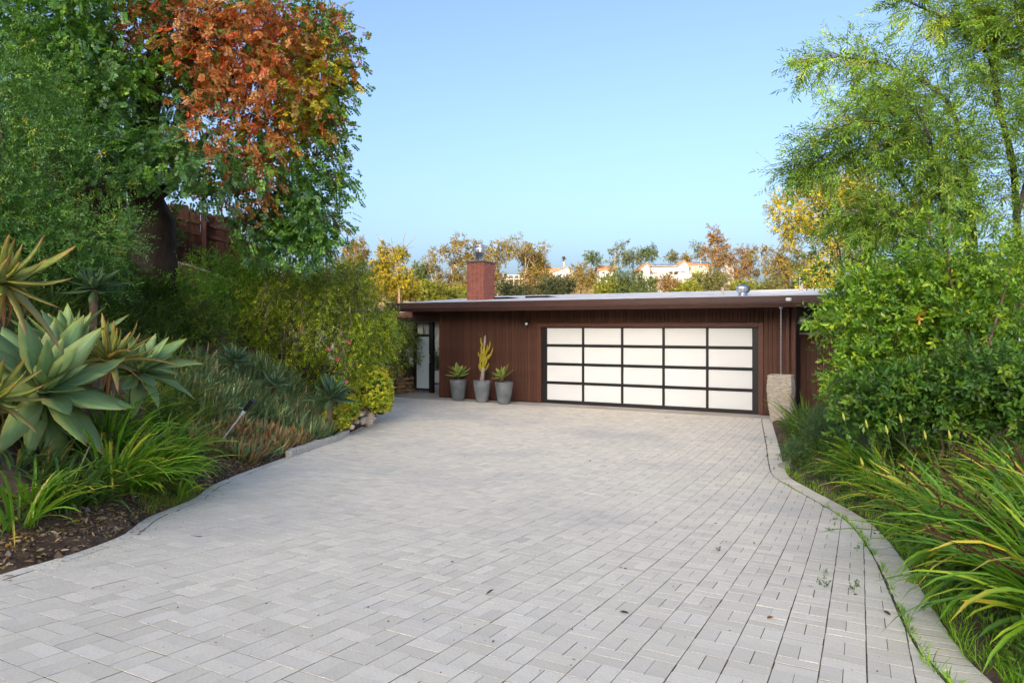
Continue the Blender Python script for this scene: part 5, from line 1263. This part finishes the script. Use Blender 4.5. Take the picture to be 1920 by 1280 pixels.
m_.build('stem', mat('weed_stem', (.10, .16, .04), .6, .3), lob, kind='stuff')
# drain stone in the bed edge
dr = empty('drain_stone', (*G(1508, 878), 0), 'worn pale concrete drain block with a round dark hole beside the paving', 'drain'); dr.location.z = float(zdrive(UV(*dr.location[:2])[1]))
m_ = MB(); a_ = np.linspace(0, 2 * math.pi, 9, endpoint=False)
v_, f_ = slab_poly(np.stack((.32 * np.cos(a_) * (1 + .12 * np.sin(a_ * 3)), .42 * np.sin(a_) * (1 + .1 * np.cos(a_ * 2))), -1), .045, -.1, .03); m_.add(v_, f_)
m_.build('block', mat('drain_concrete', (.42, .36, .29), .9, .2, var=.2, vscale=8, bump=.5, bscale=40), dr)
h_ = MB().lathe([(.042, .0), (.046, .012), (.036, .012), (.034, -.03), (0, -.03)], 16).build('drain_hole', DARK, dr, (-.03, .10, .046))
# fresh grass in the joints and on the bed edge
B_ = Blades()
GRS = [((.15, .30, .02), 4), ((.21, .36, .025), 3), ((.10, .21, .02), 2)]
for y_ in np.arange(2.6, 9.2, .022):
    dens = .35 + .65 * (math.sin(y_ * 2.1 + .5) > -.2) if y_ < 7.6 else .25
    if rng.random() > dens: continue
    x_ = float(xr(y_)) - .215 + rng.normal(0, .012); tuft(B_, (x_, y_, float(zdrive(UV(x_, y_)[1])) - .01), int(rng.integers(2, 6)), rng.uniform(.035, .085) * (1.7 if 2.7 < y_ < 3.4 or 4.6 < y_ < 5.0 else 1), .0055, .018, (.6, 1.5), (.2, 1.4), GRS, seg=3)
for y_ in np.arange(1.8, 6.5, .012):
    x_ = float(xr(y_)) + abs(rng.normal(.05, .09)); tuft(B_, (x_, y_, hz(x_, y_)), 4, rng.uniform(.05, .16), .006, .03, (.6, 1.5), (.2, 1.4), GRS, seg=3)
for y_ in np.arange(6.5, 10.5, .02):
    x_ = float(xr(y_)) + abs(rng.normal(.03, .05)); tuft(B_, (x_, y_, hz(x_, y_)), 4, rng.uniform(.04, .10), .006, .03, (.6, 1.5), (.2, 1.4), GRS, seg=3)
for (x0, y0), (x1, y1), n_ in (((1622, 955), (1606, 1040), 40), ((1570, 965), (1560, 1000), 24)):
    for t_ in rng.random(n_): 
        g_ = G(x0 + (x1 - x0) * t_, y0 + (y1 - y0) * t_); tuft(B_, (*g_, float(zdrive(UV(*g_)[1])) - .012), 3, .035, .004, .008, (.6, 1.5), (.2, 1.4), GRS, seg=3)
B_.build('joint_grass', LEAF, kind='stuff', label='fresh green grass growing in the paving joints along the border', cat='grass')
ws = []
for px, py in ((1603, 1098), (1600, 1106), (1606, 1113), (1550, 1075), (1546, 1083), (1540, 1098), (1554, 1099), (1565, 985), (1560, 995), (1567, 975), (1607, 1030), (1350, 1035), (1452, 880), (1485, 915)):
    g_ = G(px, py); ws.append((*g_, float(zdrive(UV(*g_)[1])) + .004))
ws = np.repeat(np.array(ws), 3, 0) + rng.normal(0, .006, (len(ws) * 3, 3)) * (1, 1, .1)
tag(foliage('joint_weed', None, tw8, ws, rng.normal(0, .6, ws.shape) + (0, 0, .5), .035, .014, .008, pick([((.07, .12, .05), 2), ((.10, .15, .05), 1)], len(ws)), 'round', LEAF), 'small weeds sprouting from the paving joints', 'weed', kind='stuff')
cover('bed_undergrowth', 'low green undergrowth covering the soil of the bed', np.array([(x, y, hz(x, y)) for x, y in zip(*(lambda y: (xr(y) + .15 + rng.random(len(y)) ** 1.2 * 4.5, y))(rng.uniform(2.2, 14, 1500)))]), [((.05, .10, .018), 3), ((.085, .15, .02), 2)], .16, .05, .02)
# dry leaves and dark specks on the paving
lv = []
for px, py, s_ in ((848, 1052, .05), (910, 1117, .07), (924, 1206, .03), (1005, 1042, .05), (1158, 1063, .035), (1162, 1066, .03), (1170, 1067, .03), (1180, 1151, .06), (1415, 1021, .05), (1450, 1157, .07), (1338, 981, .04), (1524, 1100, .04), (1530, 990, .04), (872, 857, .05), (178, 1104, .03), (1361, 1017, .03), (8, 1080, .06), (24, 1089, .04), (1670, 1155, .06), (250, 1000, .05), (258, 997, .06)):
    g_ = G(px, py); lv.append((*g_, float(zdrive(UV(*g_)[1])) + .006, s_))
for _ in range(260):
    g_ = G(rng.uniform(150, 1650), 780 + 480 * rng.random() ** 1.3)
    if xl(g_[1]) < g_[0] < xr(g_[1]): lv.append((*g_, float(zdrive(UV(*g_)[1])) + .004, rng.uniform(.006, .022)))
for _ in range(420):            # crumbs of soil along the edge of the bare strip
    y_ = rng.uniform(4, 7.6); x_ = float(xl(y_)) + abs(rng.normal(.0, .14)); lv.append((x_, y_, float(zdrive(UV(x_, y_)[1])) + .003, rng.uniform(.006, .02)))
lv = np.array(lv)
tag(link('fallen_leaf_litter', leaf_mesh('fallen_leaf_litter', lv[:, :3], rng.normal(0, 1, (len(lv), 3)) * (1, 1, .12), rng.normal(0, .2, (len(lv), 3)) + (0, 0, 1), lv[:, 3], lv[:, 3] * .45, pick([((.16, .07, .04), 3), ((.05, .04, .035), 4), ((.24, .14, .07), 2)], len(lv)), 'fold'), LEAF), 'scattered dry leaves and crumbs lying on the paving', 'leaf litter', kind='stuff')
# dark oily gaps in a few joints in the middle of the drive
# slim bare trunks between the shrubs and the fine-leaved tree
for lab, pts_, r_ in (('slim pale brown trunk rising out of the bright glossy shrub', [(1745, 800, 8.3), (1752, 640, 8.4), (1745, 560, 8.5), (1748, 470, 8.6), (1738, 400, 8.7)], .022), ('slim trunk leaning beside the tall glossy shrub', [(1800, 790, 8.0), (1800, 690, 8.1), (1795, 590, 8.2), (1778, 500, 8.3), (1782, 420, 8.4)], .020), ('crooked thin trunk at the picture edge above the strap leaves', [(1815, 790, 7.6), (1838, 700, 7.7), (1855, 640, 7.8), (1880, 560, 7.9), (1900, 480, 8.0)], .026)):
    q_ = np.array([P(*p) for p in pts_]); sb_ = np.array((q_[0][0], q_[0][1], hz(q_[0][0], q_[0][1]))); sp_ = empty('sapling', sb_, lab, 'sapling', 'saplings in the glossy shrubs')
    c = poly(q_, 18) - sb_; c[0, 2] = -.1
    MB().tube(c, np.linspace(r_, r_ * .35, 18), 7).build('trunk', mat('sapling_bark', (.15, .10, .07), .85, .2, var=.3, vscale=10), sp_, smooth=True)
    fo2 = np.concatenate([c[k] + rng.normal(0, .16, (9, 3)) for k in range(9, 18)]); foliage('foliage', sp_, tw8, fo2, rng.normal(0, .7, fo2.shape) + (0, 0, .2), rng.uniform(.12, .22, len(fo2)), .066, .03, pick(GL, len(fo2)), 'fold', LEAF_GLOSSY)

# ================================================================ trees and houses beyond
GOLD = [((.23, .175, .045), 4), ((.19, .15, .04), 3), ((.14, .13, .04), 2), ((.27, .18, .06), 1.2)]
OLIVE = [((.13, .145, .045), 4), ((.18, .165, .05), 3), ((.09, .11, .04), 2)]
YEL = [((.36, .28, .02), 4), ((.26, .23, .025), 3), ((.17, .18, .03), 2)]
YGR = [((.17, .20, .025), 4), ((.23, .24, .03), 3), ((.11, .14, .025), 2)]
DGR = [((.045, .065, .03), 4), ((.07, .085, .035), 3), ((.10, .10, .05), 1)]
MGR = [((.075, .115, .035), 4), ((.11, .145, .04), 3), ((.14, .16, .05), 1.5)]
RUS = [((.24, .135, .045), 4), ((.20, .125, .04), 3), ((.14, .115, .035), 2)]
GRY = [((.12, .15, .08), 4), ((.16, .175, .09), 3), ((.085, .11, .06), 2)]
def far_tree(name, label, cat, px, top, bot, wpx, Y, pal, style, group=None, trunk=None, lean=0.0, n=1.0):
    X = (px - HX) / F * Y; base = np.array((X, Y, hz(X, Y))); s = Y / F
    o_ = empty(name, base, label, cat, group)
    zt, zb, w = CZ + (HY - top) * s, CZ + (HY - bot) * s, wpx * s; H = zt - zb
    ells, ends = [], []
    if style in ('euc', 'tall'):
        k = int(rng.integers(9, 14)) if style == 'euc' else int(rng.integers(7, 10))
        for i in range(k):
            f = (i + .5) / k; r = w * rng.uniform(.17, .29)
            cx = X + lean * s * f + rng.uniform(-.5, .5) * w * (1.05 - .55 * abs(f - .45)) * (.95 if style == 'euc' else .8); cz = zb + H * (.22 + .74 * f) - r * .3
            ells.append((cx, Y + rng.uniform(-.35, .35) * w, cz, r * 1.1, r * 1.1, r * rng.uniform(.7, 1.1) * (1 if style == 'euc' else 1.4)))
    elif style == 'round':
        ells.append((X, Y, zb + H * .55, w * .42, w * .42, H * .42))
        for i in range(8):
            a = rng.uniform(0, 6.28); r = min(w, H) * rng.uniform(.18, .28); e_ = rng.uniform(-.3, 1.2)
            ells.append((X + math.cos(a) * w * .34 * math.cos(e_), Y + math.sin(a) * w * .3, zb + H * .52 + math.sin(e_) * H * .32, r, r, r * .85))
    else:                        # shrub mass, down to the ground
        for i in range(7):
            r = min(w, H * 1.3) * rng.uniform(.20, .34); ells.append((X + rng.uniform(-.36, .36) * w, Y + rng.uniform(-.3, .3) * w, zb + H * rng.uniform(.15, .72), r * 1.15, r, r * .8))
        ells.append((X, Y, zb + H * .42, w * .42, w * .35, H * .5))
    area = sum(e[3] * e[5] for e in ells); leaf = max(.075, s * 3.0)
    nl = int(np.clip(area / (leaf * leaf) * 19 * n, 700, 17000)); per = 8
    cs, own = clumps(ells, max(10, nl // (per * 4)), .35 if style != 'shrub' else .5, -.85)
    o, d, ci = sprays(cs, own, max(.25, w * .05), 4, .25, .6, .6)
    b0 = base
    foliage('crown', o_, template('twig', per), o - b0, d, leaf * 2.4, leaf, leaf * .55, pick(pal, len(o)), 'diamond', LEAF_FAR, vj=.22)
    tr = trunk or (style in ('euc', 'tall'))
    if tr:
        m = BARK_PALE if (trunk in (None, 'pale')) else BARK
        r0 = max(.016 * H, s * .9); top_ = np.array((X + lean * s, Y, zb + H * .75)); pth = poly([base + (0, 0, -.3), (X + rng.normal(0, .04) * w, Y, zb + H * .25), (X + lean * s * .5 + rng.normal(0, .05) * w, Y, zb + H * .5), top_], 12)
        MB().tube(pth - b0, np.linspace(r0, r0 * .3, 12), 7).build('trunk', m, o_, smooth=True)
        for e in ells[:9]:
            sp_ = pth[int(rng.integers(4, 11))]; MB().tube(curve(sp_, e[:3], .05 * H, 5, .02 * H) - b0, np.linspace(r0 * .5, r0 * .12, 5), 5).build('limb', m, o_, smooth=True)
    else:
        MB().tube([(0, 0, -.3), (0, 0, (zb + H * .4) - base[2])], [max(.1, s), max(.06, s * .6)], 6).build('trunk', BARK, o_, smooth=True)
    return o_
EG = 'gum trees on the far hillside'
TR = [
 ('gum_tree', 'sparse tan gum tree showing just beside the weeping shrub', 655, 440, 560, 80, 120, GOLD, 'euc', None),
 ('gum_tree', 'wide tan gum tree behind the bare-topped yellow tree', 702, 462, 565, 80, 128, GOLD, 'euc', None),
 ('round_tree', 'small dark green round tree in the dip before the chimney', 790, 490, 550, 44, 150, MGR, 'round', 'dark'),
 ('gum_tree', 'slim tan gum tree rising next to the dark round tree', 812, 480, 560, 46, 150, GOLD, 'euc', None),
 ('gum_tree', 'tall tan gum tree a little before the chimney', 845, 456, 562, 74, 155, GOLD, 'euc', None),
 ('gum_tree', 'tallest golden gum tree standing directly behind the chimney flue', 876, 441, 555, 66, 165, GOLD, 'euc', None),
 ('gum_tree', 'dense golden gum tree just past the chimney', 932, 449, 552, 74, 160, GOLD, 'euc', None),
 ('gum_tree', 'broad gum tree with a drooping bough past the chimney', 982, 448, 545, 80, 165, GOLD, 'euc', None),
 ('gum_tree', 'thin rusty gum tree with pale stems before the white gabled house', 1008, 470, 535, 44, 170, RUS, 'tall', None),
 ('round_tree', 'tan bushy tree right after the white gabled house', 1092, 489, 566, 54, 150, GOLD, 'round', 'dark'),
 ('pine_tree', 'small rounded pine standing above the orange-roofed house', 1110, 472, 506, 34, 190, MGR, 'round', 'dark'),
 ('gum_tree', 'wispy grey-green gum tree beside the orange-roofed house', 1151, 452, 510, 38, 175, GRY, 'euc', None),
 ('round_tree', 'grey-green leafy tree joined to the wispy gum tree', 1186, 466, 512, 36, 185, GRY, 'round', 'dark'),
 ('round_tree', 'full dark-shadowed green tree above the end gable of the long white house', 1212, 462, 503, 40, 188, MGR, 'round', 'dark'),
 ('small_tree', 'narrow olive tree standing behind the long white house roof', 1257, 472, 500, 24, 235, OLIVE, 'round', 'dark'),
 ('small_tree', 'tiny tan treetop behind the solar roof', 1289, 476, 498, 18, 240, GOLD, 'round', 'dark'),
 ('gum_tree', 'tall slender rusty gum tree with bare lower trunks', 1338, 430, 492, 42, 200, RUS, 'tall', None),
 ('gum_tree', 'thin see-through gum sapling beside the tall slender one', 1313, 452, 492, 18, 205, GRY, 'tall', None),
 ('gum_tree', 'round-headed rusty gum with a white forking trunk', 1374, 463, 545, 66, 170, RUS, 'euc', None),
 ('gum_tree', 'leaning gum with a thick white trunk', 1414, 459, 535, 44, 175, GOLD, 'euc', None),
 ('gum_tree', 'wide pale-branched tan gum next to the big yellow-lit tree', 1462, 455, 545, 86, 165, GOLD, 'euc', None),
 ('gum_tree', 'tan gum half hidden behind the big yellow-lit tree', 1515, 470, 548, 60, 168, GOLD, 'euc', None),
]
for nm, lab, px, top, bot, w, Y, pal, sty, tr in TR: far_tree(nm, lab, 'tree', px, top, bot, w, Y, pal, sty, None, tr, rng.uniform(-8, 8), 1.0)
SHB = [
 ('yellow bush glowing low beside the weeping shrub', 690, 515, 570, 70, 62, YEL), ('yellow-green bush under the bare-topped yellow tree', 742, 515, 570, 70, 66, YEL), ('yellow-green bush in front of the small round tree', 800, 525, 572, 70, 75, YGR), ('olive bush at the foot of the chimney', 850, 530, 570, 60, 78, YGR),
 ('dark grey-green bush just past the chimney above the roof', 962, 524, 566, 66, 60, DGR), ('dark rounded bush above the roof below the white gabled house', 1036, 518, 566, 66, 62, DGR), ('rusty bush between the two dark bushes', 998, 516, 560, 34, 110, RUS),
 ('bright yellow-green bush next to the tan bushy tree', 1136, 508, 566, 44, 120, YGR), ('large green bush dome below the orange-roofed house', 1180, 497, 566, 96, 130, MGR), ('rusty green bush standing before the long white house', 1248, 507, 558, 36, 140, RUS), ('small green bush below the house terrace wall', 1224, 520, 535, 14, 150, MGR),
 ('bright green bush under the terrace wall', 1283, 522, 560, 60, 140, YGR), ('tall green bush between the terrace and dark bush', 1308, 500, 556, 34, 150, YGR), ('dull brown bushy tree below the solar roof', 1335, 492, 558, 52, 145, OLIVE), ('yellow-green low bush near the white trunks', 1392, 524, 556, 50, 150, YGR),
 ('olive low bush below the leaning gum', 1440, 522, 552, 50, 150, OLIVE), ('dark green bush behind the roof vents', 1500, 524, 552, 50, 120, DGR), ('yellow-lit bush low behind the yellow-lit tree', 1545, 520, 560, 60, 110, YEL), ('golden bushy screen behind the glossy shrubs', 1640, 470, 600, 130, 70, YGR), ('sunny golden bushes far behind the fine-leaved tree', 1790, 470, 620, 180, 75, YEL), ('golden bush at the picture edge behind the fine-leaved tree', 1920, 450, 620, 120, 72, YGR),
 ('olive bush row end behind the weeping shrub', 610, 500, 570, 80, 90, OLIVE), ('tan bush behind the weeping shrub and fence end', 545, 505, 570, 70, 95, GOLD)]
for lab, px, top, bot, w, Y, pal in SHB: far_tree('hillside_bush', lab, 'bush', px, top, bot, w, Y, pal, 'shrub', None, None, 0, 1.1)
# undergrowth strip on the far hillside
pts = []
for _ in range(2600):
    Y = rng.uniform(110, 225); X = rng.uniform(-70, 110) / 160 * Y; pts.append((X, Y, hz(X, Y) + .2))
pts = np.array(pts); keep = np.sin(pts[:, 0] * .23) + np.sin(pts[:, 1] * .19 + pts[:, 0] * .07) > -.2; pts = pts[keep]
o = np.repeat(pts, 4, 0) + rng.normal(0, .7, (len(pts) * 4, 3)) * (1, 1, .35)
tag(foliage('hillside_scrub', None, tw8, o, rng.normal(0, .5, o.shape) + (0, 0, .7), 1.0, .45, .25, pick([((.20, .16, .06), 4), ((.14, .14, .04), 3), ((.26, .18, .08), 2)], len(o)), 'diamond', LEAF_FAR), 'dry scrub covering the far hillside', 'scrub', kind='stuff')

# bare-topped yellow tree
yt = empty('bare_topped_tree', on_bank(748, 56) * (1, 1, 0) + (0, 0, hz(on_bank(748, 56)[0], 56)), 'yellow-leaved tree with bare pale limbs sticking up beside the roof end', 'tree'); yb = np.array(yt.location)
for pts_, r_ in (([(748, 600), (749, 540), (748, 505), (745, 492), (738, 484), (732, 472), (722, 460), (712, 450), (705, 438)], .11), ([(746, 496), (752, 486), (754, 470), (756, 455), (761, 430)], .07), ([(755, 470), (762, 462), (772, 452), (780, 446)], .04), ([(757, 468), (766, 465), (776, 463)], .04), ([(738, 484), (735, 465), (734, 445)], .05), ([(748, 505), (738, 502), (728, 503)], .05)):
    MB().tube(poly([P(x, y, 56) for x, y in pts_], 16) - yb, np.linspace(r_, .015, 16), 7).build('limb', mat('tan_bark', (.22, .16, .11), .85, .2, var=.3), yt, smooth=True)
ells = [E(745, 475, 16, 12, 56, .6), E(722, 468, 12, 10, 56, .5), E(757, 478, 9, 10, 56, .4), E(757, 508, 14, 10, 56, .6), E(725, 500, 18, 12, 56, .7), E(705, 498, 16, 10, 56, .6), E(735, 528, 40, 22, 56, 1.2)]
cs, own = clumps(ells, 110, .1, -1); o, d, ci = sprays(cs, own, .3, 7, .3, .4, .6)
foliage('crown', yt, tw8, o - yb, d, .35, .16, .10, pick(YEL, len(o)), 'diamond', LEAF_FAR)
# yellow-lit tree behind the house end
kt = empty('sunlit_tree', np.array((((1580 - HX) / F * 30), 30., hz((1580 - HX) / F * 30, 30.))), 'spreading tree with golden sunlit crown behind the garage roof end', 'tree'); kb_ = np.array(kt.location)
KY = 30.
for pts_, r_ in (([(1590, 640), (1582, 540), (1577, 510), (1566, 485), (1563, 470), (1540, 445), (1515, 420), (1490, 400)], .20), ([(1577, 510), (1570, 480), (1575, 440), (1560, 400), (1540, 370)], .12), ([(1563, 470), (1580, 420), (1600, 380), (1610, 350)], .10), ([(1571, 495), (1555, 494), (1540, 490)], .06)):
    MB().tube(poly([P(x, y, KY) for x, y in pts_], 18) - kb_, np.linspace(r_, .03, 18), 8).build('limb', mat('brown_bark', (.16, .10, .065), .9, .2, var=.3), kt, smooth=True)
ells = [E(1475, 400, 36, 42, KY, 1.0), E(1525, 350, 32, 28, KY, .9), E(1560, 380, 45, 35, KY, 1.1), E(1600, 350, 40, 40, KY, 1), E(1500, 430, 35, 22, KY, .7), E(1535, 420, 30, 25, KY, .8), E(1570, 450, 35, 22, KY, .7), E(1525, 510, 38, 17, KY - 3, .6), E(1640, 400, 50, 60, KY + 1, 1.2), E(1560, 510, 20, 12, KY, .4), E(1600, 470, 30, 25, KY, .6)]
cs, own = clumps(ells, 300, .3, -.95); o, d, ci = sprays(cs, own, .36, 12, .1, .6, .55)
foliage('crown', kt, tw8, o - kb_, d, .26, .095, .055, pick([((.26, .22, .02), 4), ((.34, .27, .025), 3), ((.13, .14, .025), 3), ((.08, .10, .025), 2)], len(o)), 'diamond', LEAF)
# palm on the skyline
pb = on_bank(1057, 240) * (1, 1, 0); pb[2] = hz(pb[0], 240); pm = empty('palm_tree', pb, 'tiny fan palm on the skyline above the white gabled house', 'palm'); s_ = 240 / F; ph_ = CZ + (HY - 486) * s_ - pb[2]
MB().tube([(0, 0, -1), (0.2, 0, ph_ * .5), (0, 0, ph_)], [.35, .28, .25], 7).build('trunk', BARK_PALE, pm, smooth=True)
B_ = Blades(); n_ = 46
B_.add(np.tile((0, 0, ph_), (n_, 1)), rng.uniform(0, 6.28, n_), rng.uniform(-.5, 1.4, n_), rng.uniform(1.1, 1.7, n_), np.full(n_, .36), rng.uniform(.3, 1.2, n_), pick([((.12, .14, .04), 3), ((.20, .18, .05), 2)], n_), seg=4); B_.build('crown', LEAF_FAR, pm)

# ---------------------------------------------------------------- houses on the far hill
WW = mat('white_stucco', (.37, .37, .37), .9, .2, var=.05, vscale=.5); RT = mat('terracotta_roof', (.42, .20, .11), .85, .2, var=.25, vscale=1.2); RG = mat('grey_shingle_roof', (.20, .19, .19), .85, .2, var=.15, vscale=1); SOL = mat('solar_panel', (.03, .035, .06), .2, .6); WIN = mat('window_glass', (.05, .07, .09), .1, .6); FRM = mat('window_trim', (.60, .57, .53), .6, .3); TANW = mat('tan_stucco', (.36, .31, .26), .9, .2, var=.06)
def far_house(label, px0, px1, base, eave, ridge, Y, depth, style, roofm, wallm, wins, yaw=0.0, peak=None, extra=None):
    s = Y / F; x0, x1 = (px0 - HX) * s, (px1 - HX) * s; zb, ze, zr_ = [CZ + (HY - v) * s for v in (base, eave, ridge)]
    o_ = empty('hillside_house', (x0, Y, zb), label, 'house', 'houses on the far hill', rz=yaw); w = x1 - x0; h = ze - zb; hr = zr_ - zb
    MB().box(0, w, 0, depth, -4, h).build('wall', wallm, o_)
    ov = .5; m = MB()
    if style == 'front':         # gable end towards the viewer
        pk = w * .5 if peak is None else (peak - px0) * s
        MB().add([(0, 0, h), (w, 0, h), (pk, 0, hr), (0, depth, h), (w, depth, h), (pk, depth, hr)], [np.array([(0, 1, 2), (5, 4, 3)]), np.array([(0, 2, 5, 3), (1, 4, 5, 2)])]).build('gable', wallm, o_)
        sl0, sl1 = (hr - h) / pk, (hr - h) / (w - pk)
        for a in (((-ov, h - ov * sl0), (pk, hr)), ((w + ov, h - ov * sl1), (pk, hr))):
            (xa, za), (xb, zb_) = a; v = [(xa, -ov, za), (xb, -ov, zb_), (xb, depth + ov, zb_), (xa, depth + ov, za)]; v = [(x, y, z + .06) for x, y, z in v] + [(x, y, z + .28) for x, y, z in v]
            m.add(v, [np.array([(0, 1, 2, 3), (7, 6, 5, 4), (0, 4, 5, 1), (1, 5, 6, 2), (2, 6, 7, 3), (3, 7, 4, 0)])])
    else:
        v = [(-ov, -ov, h), (w + ov, -ov, h), (w + ov, depth / 2, hr), (-ov, depth / 2, hr), (w + ov, depth + ov, h), (-ov, depth + ov, h)]; v += [(x, y, z + .25) for x, y, z in v]
        m.add(v, [np.array([(6, 7, 8, 9), (9, 8, 10, 11), (3, 2, 1, 0), (5, 4, 2, 3), (0, 1, 7, 6), (4, 5, 11, 10), (1, 2, 8, 7), (2, 4, 10, 8), (5, 3, 9, 11), (3, 0, 6, 9)])])
        MB().add([(0, 0, h), (0, depth, h), (0, depth / 2, hr), (w, 0, h), (w, depth, h), (w, depth / 2, hr)], [np.array([(0, 2, 1), (3, 4, 5)])]).build('gable', wallm, o_)
    m.build('roof', roofm, o_)
    for a, b_, t, u in wins:
        X0, X1, Z0, Z1 = (a - px0) * s, (b_ - px0) * s, (base - u) * s, (base - t) * s
        f_ = link('window', MB().box(X0 - .12, X1 + .12, -.06, .02, Z0 - .12, Z1 + .12).mesh('window'), FRM, o_); link('pane', MB().box(X0, X1, -.09, -.061, Z0, Z1).mesh('pane'), WIN, f_)
    if extra: extra(o_, s, px0, base, w, h, hr, depth)
    return o_
far_house('white house with a broad front gable and dark window row on the skyline', 1036, 1076, 530, 511, 501, 205, 9, 'front', RT, WW, [(1056, 1059, 514.5, 519), (1063, 1065.5, 514.5, 519), (1066.5, 1069, 514.5, 519), (1070, 1072.5, 514.5, 519), (1056, 1060, 523.5, 527), (1064, 1069, 523.5, 527)], peak=1061)
far_house('low tan house with terracotta roof partly behind the white gabled one', 1008, 1050, 526, 513, 501, 225, 10, 'side', RT, WW, [(1012, 1018, 515, 519)])
def deck(o_, s, px0, base, w, h, hr, depth):
    for z in (0, 3): MB().box(-6.5, -.3, -2, -1.9, h * .5 + z * .35, h * .5 + z * .35 + .12).build('deck_rail', FRM, o_)
    for k in range(5): MB().box(-6.4 + k * 1.5, -6.25 + k * 1.5, -2.05, -1.92, -3, h * .5 + 1.1).build('deck_post', FRM, o_)
far_house('long low pale house with deck posts seen through the gum trunks', 985, 1028, 530, 518, 513, 195, 8, 'side', RG, WW, [(990, 996, 519.5, 523), (1000, 1004, 519.5, 523), (1010, 1013, 519.5, 524)], extra=deck)
far_house('pale low house corner glimpsed behind the gum trees by the chimney', 930, 952, 532, 520, 514, 200, 8, 'side', RG, WW, [(934, 938, 522, 526)])
far_house('two-storey white house with terracotta roof above the green bush dome', 1124, 1156, 532, 507, 497, 190, 8, 'side', RT, WW, [(1130, 1134, 509, 513), (1140, 1144, 521, 525)], extra=lambda o_, s, px0, base, w, h, hr, depth: MB().box(-.1, w * .85, -1.2, 0, h * .42, h * .46).build('balcony', FRM, o_))
def long_house(o_, s, px0, base, w, h, hr, depth):
    gx = lambda p: (p - px0) * s; gz = lambda p: (base - p) * s
    for a, b_ in ((1228, 1236), (1240, 1270)): MB().add([(gx(a), .2, h + .30), (gx(b_), .2, h + .30), (gx(b_) - .3, depth * .44, hr + .24), (gx(a) + .6, depth * .44, hr + .24)], [np.array([(0, 1, 2, 3)])]).build('solar_array', SOL, o_)
    MB().box(gx(1253), gx(1282), -3.5, -.1, gz(510.5), gz(509.3)).build('pergola_roof', FRM, o_)
    for p in (1257, 1269, 1281): MB().box(gx(p) - .12, gx(p) + .12, -3.4, -3.15, gz(520), gz(510.5)).build('pergola_post', FRM, o_)
    MB().box(gx(1214), gx(1254), -4, -3.8, gz(521), gz(516.5)).build('terrace_wall', WW, o_); MB().box(gx(1254), gx(1301), -4, -3.8, gz(524), gz(517.5)).build('terrace_wall', WW, o_)
    MB().box(gx(1222), gx(1232), -.8, -.05, gz(511.5), gz(511)).build('balcony', FRM, o_)
far_house('long white two-storey house with pergola and terrace wall', 1220, 1271, 522, 500, 494, 180, 9, 'side', RG, WW, [(1223, 1227, 503, 505), (1262, 1266, 503.5, 506), (1223, 1225, 513.5, 517), (1227, 1229, 513.5, 517), (1258, 1261, 513, 517), (1264, 1267, 513, 517)], extra=long_house)
far_house('white end gable with terracotta edge joined to the long white house', 1200, 1219, 518, 505, 494, 178, 10, 'front', RT, WW, [], peak=1213)
def solar2(o_, s, px0, base, w, h, hr, depth): MB().add([(w * .3, .3, h + .32), (w * .95, .3, h + .32), (w * .9, depth * .42, hr + .2), (w * .34, depth * .42, hr + .2)], [np.array([(0, 1, 2, 3)])]).build('solar_array', SOL, o_)
far_house('tan house with a wide dark solar roof behind the terrace', 1290, 1332, 512, 497, 490, 205, 10, 'side', RT, TANW, [(1310, 1318, 498.5, 502)], extra=solar2)
far_house('tan front gable with terracotta edge next to the solar roof', 1270, 1292, 512, 500, 489.5, 203, 10, 'front', RT, WW, [], peak=1283)
far_house('small pale house half hidden by the rusty round-headed gum', 1352, 1376, 510, 497, 490, 215, 8, 'front', RT, WW, [(1358, 1361, 500, 503)])
wf = empty('white_rail_fence', P(1338, 520, 185), 'short white rail fence in shade under the rusty gum', 'fence'); s_ = 185 / F
for k in range(5): MB().box(k * 5 * s_ - .1, k * 5 * s_ + .1, -.1, .1, -3, 1.0).build('fence_post', WW, wf)
for z_ in (.2, .65): MB().box(-.3, 20.5 * s_, -.16, -.11, z_, z_ + .18).build('fence_rail', WW, wf)
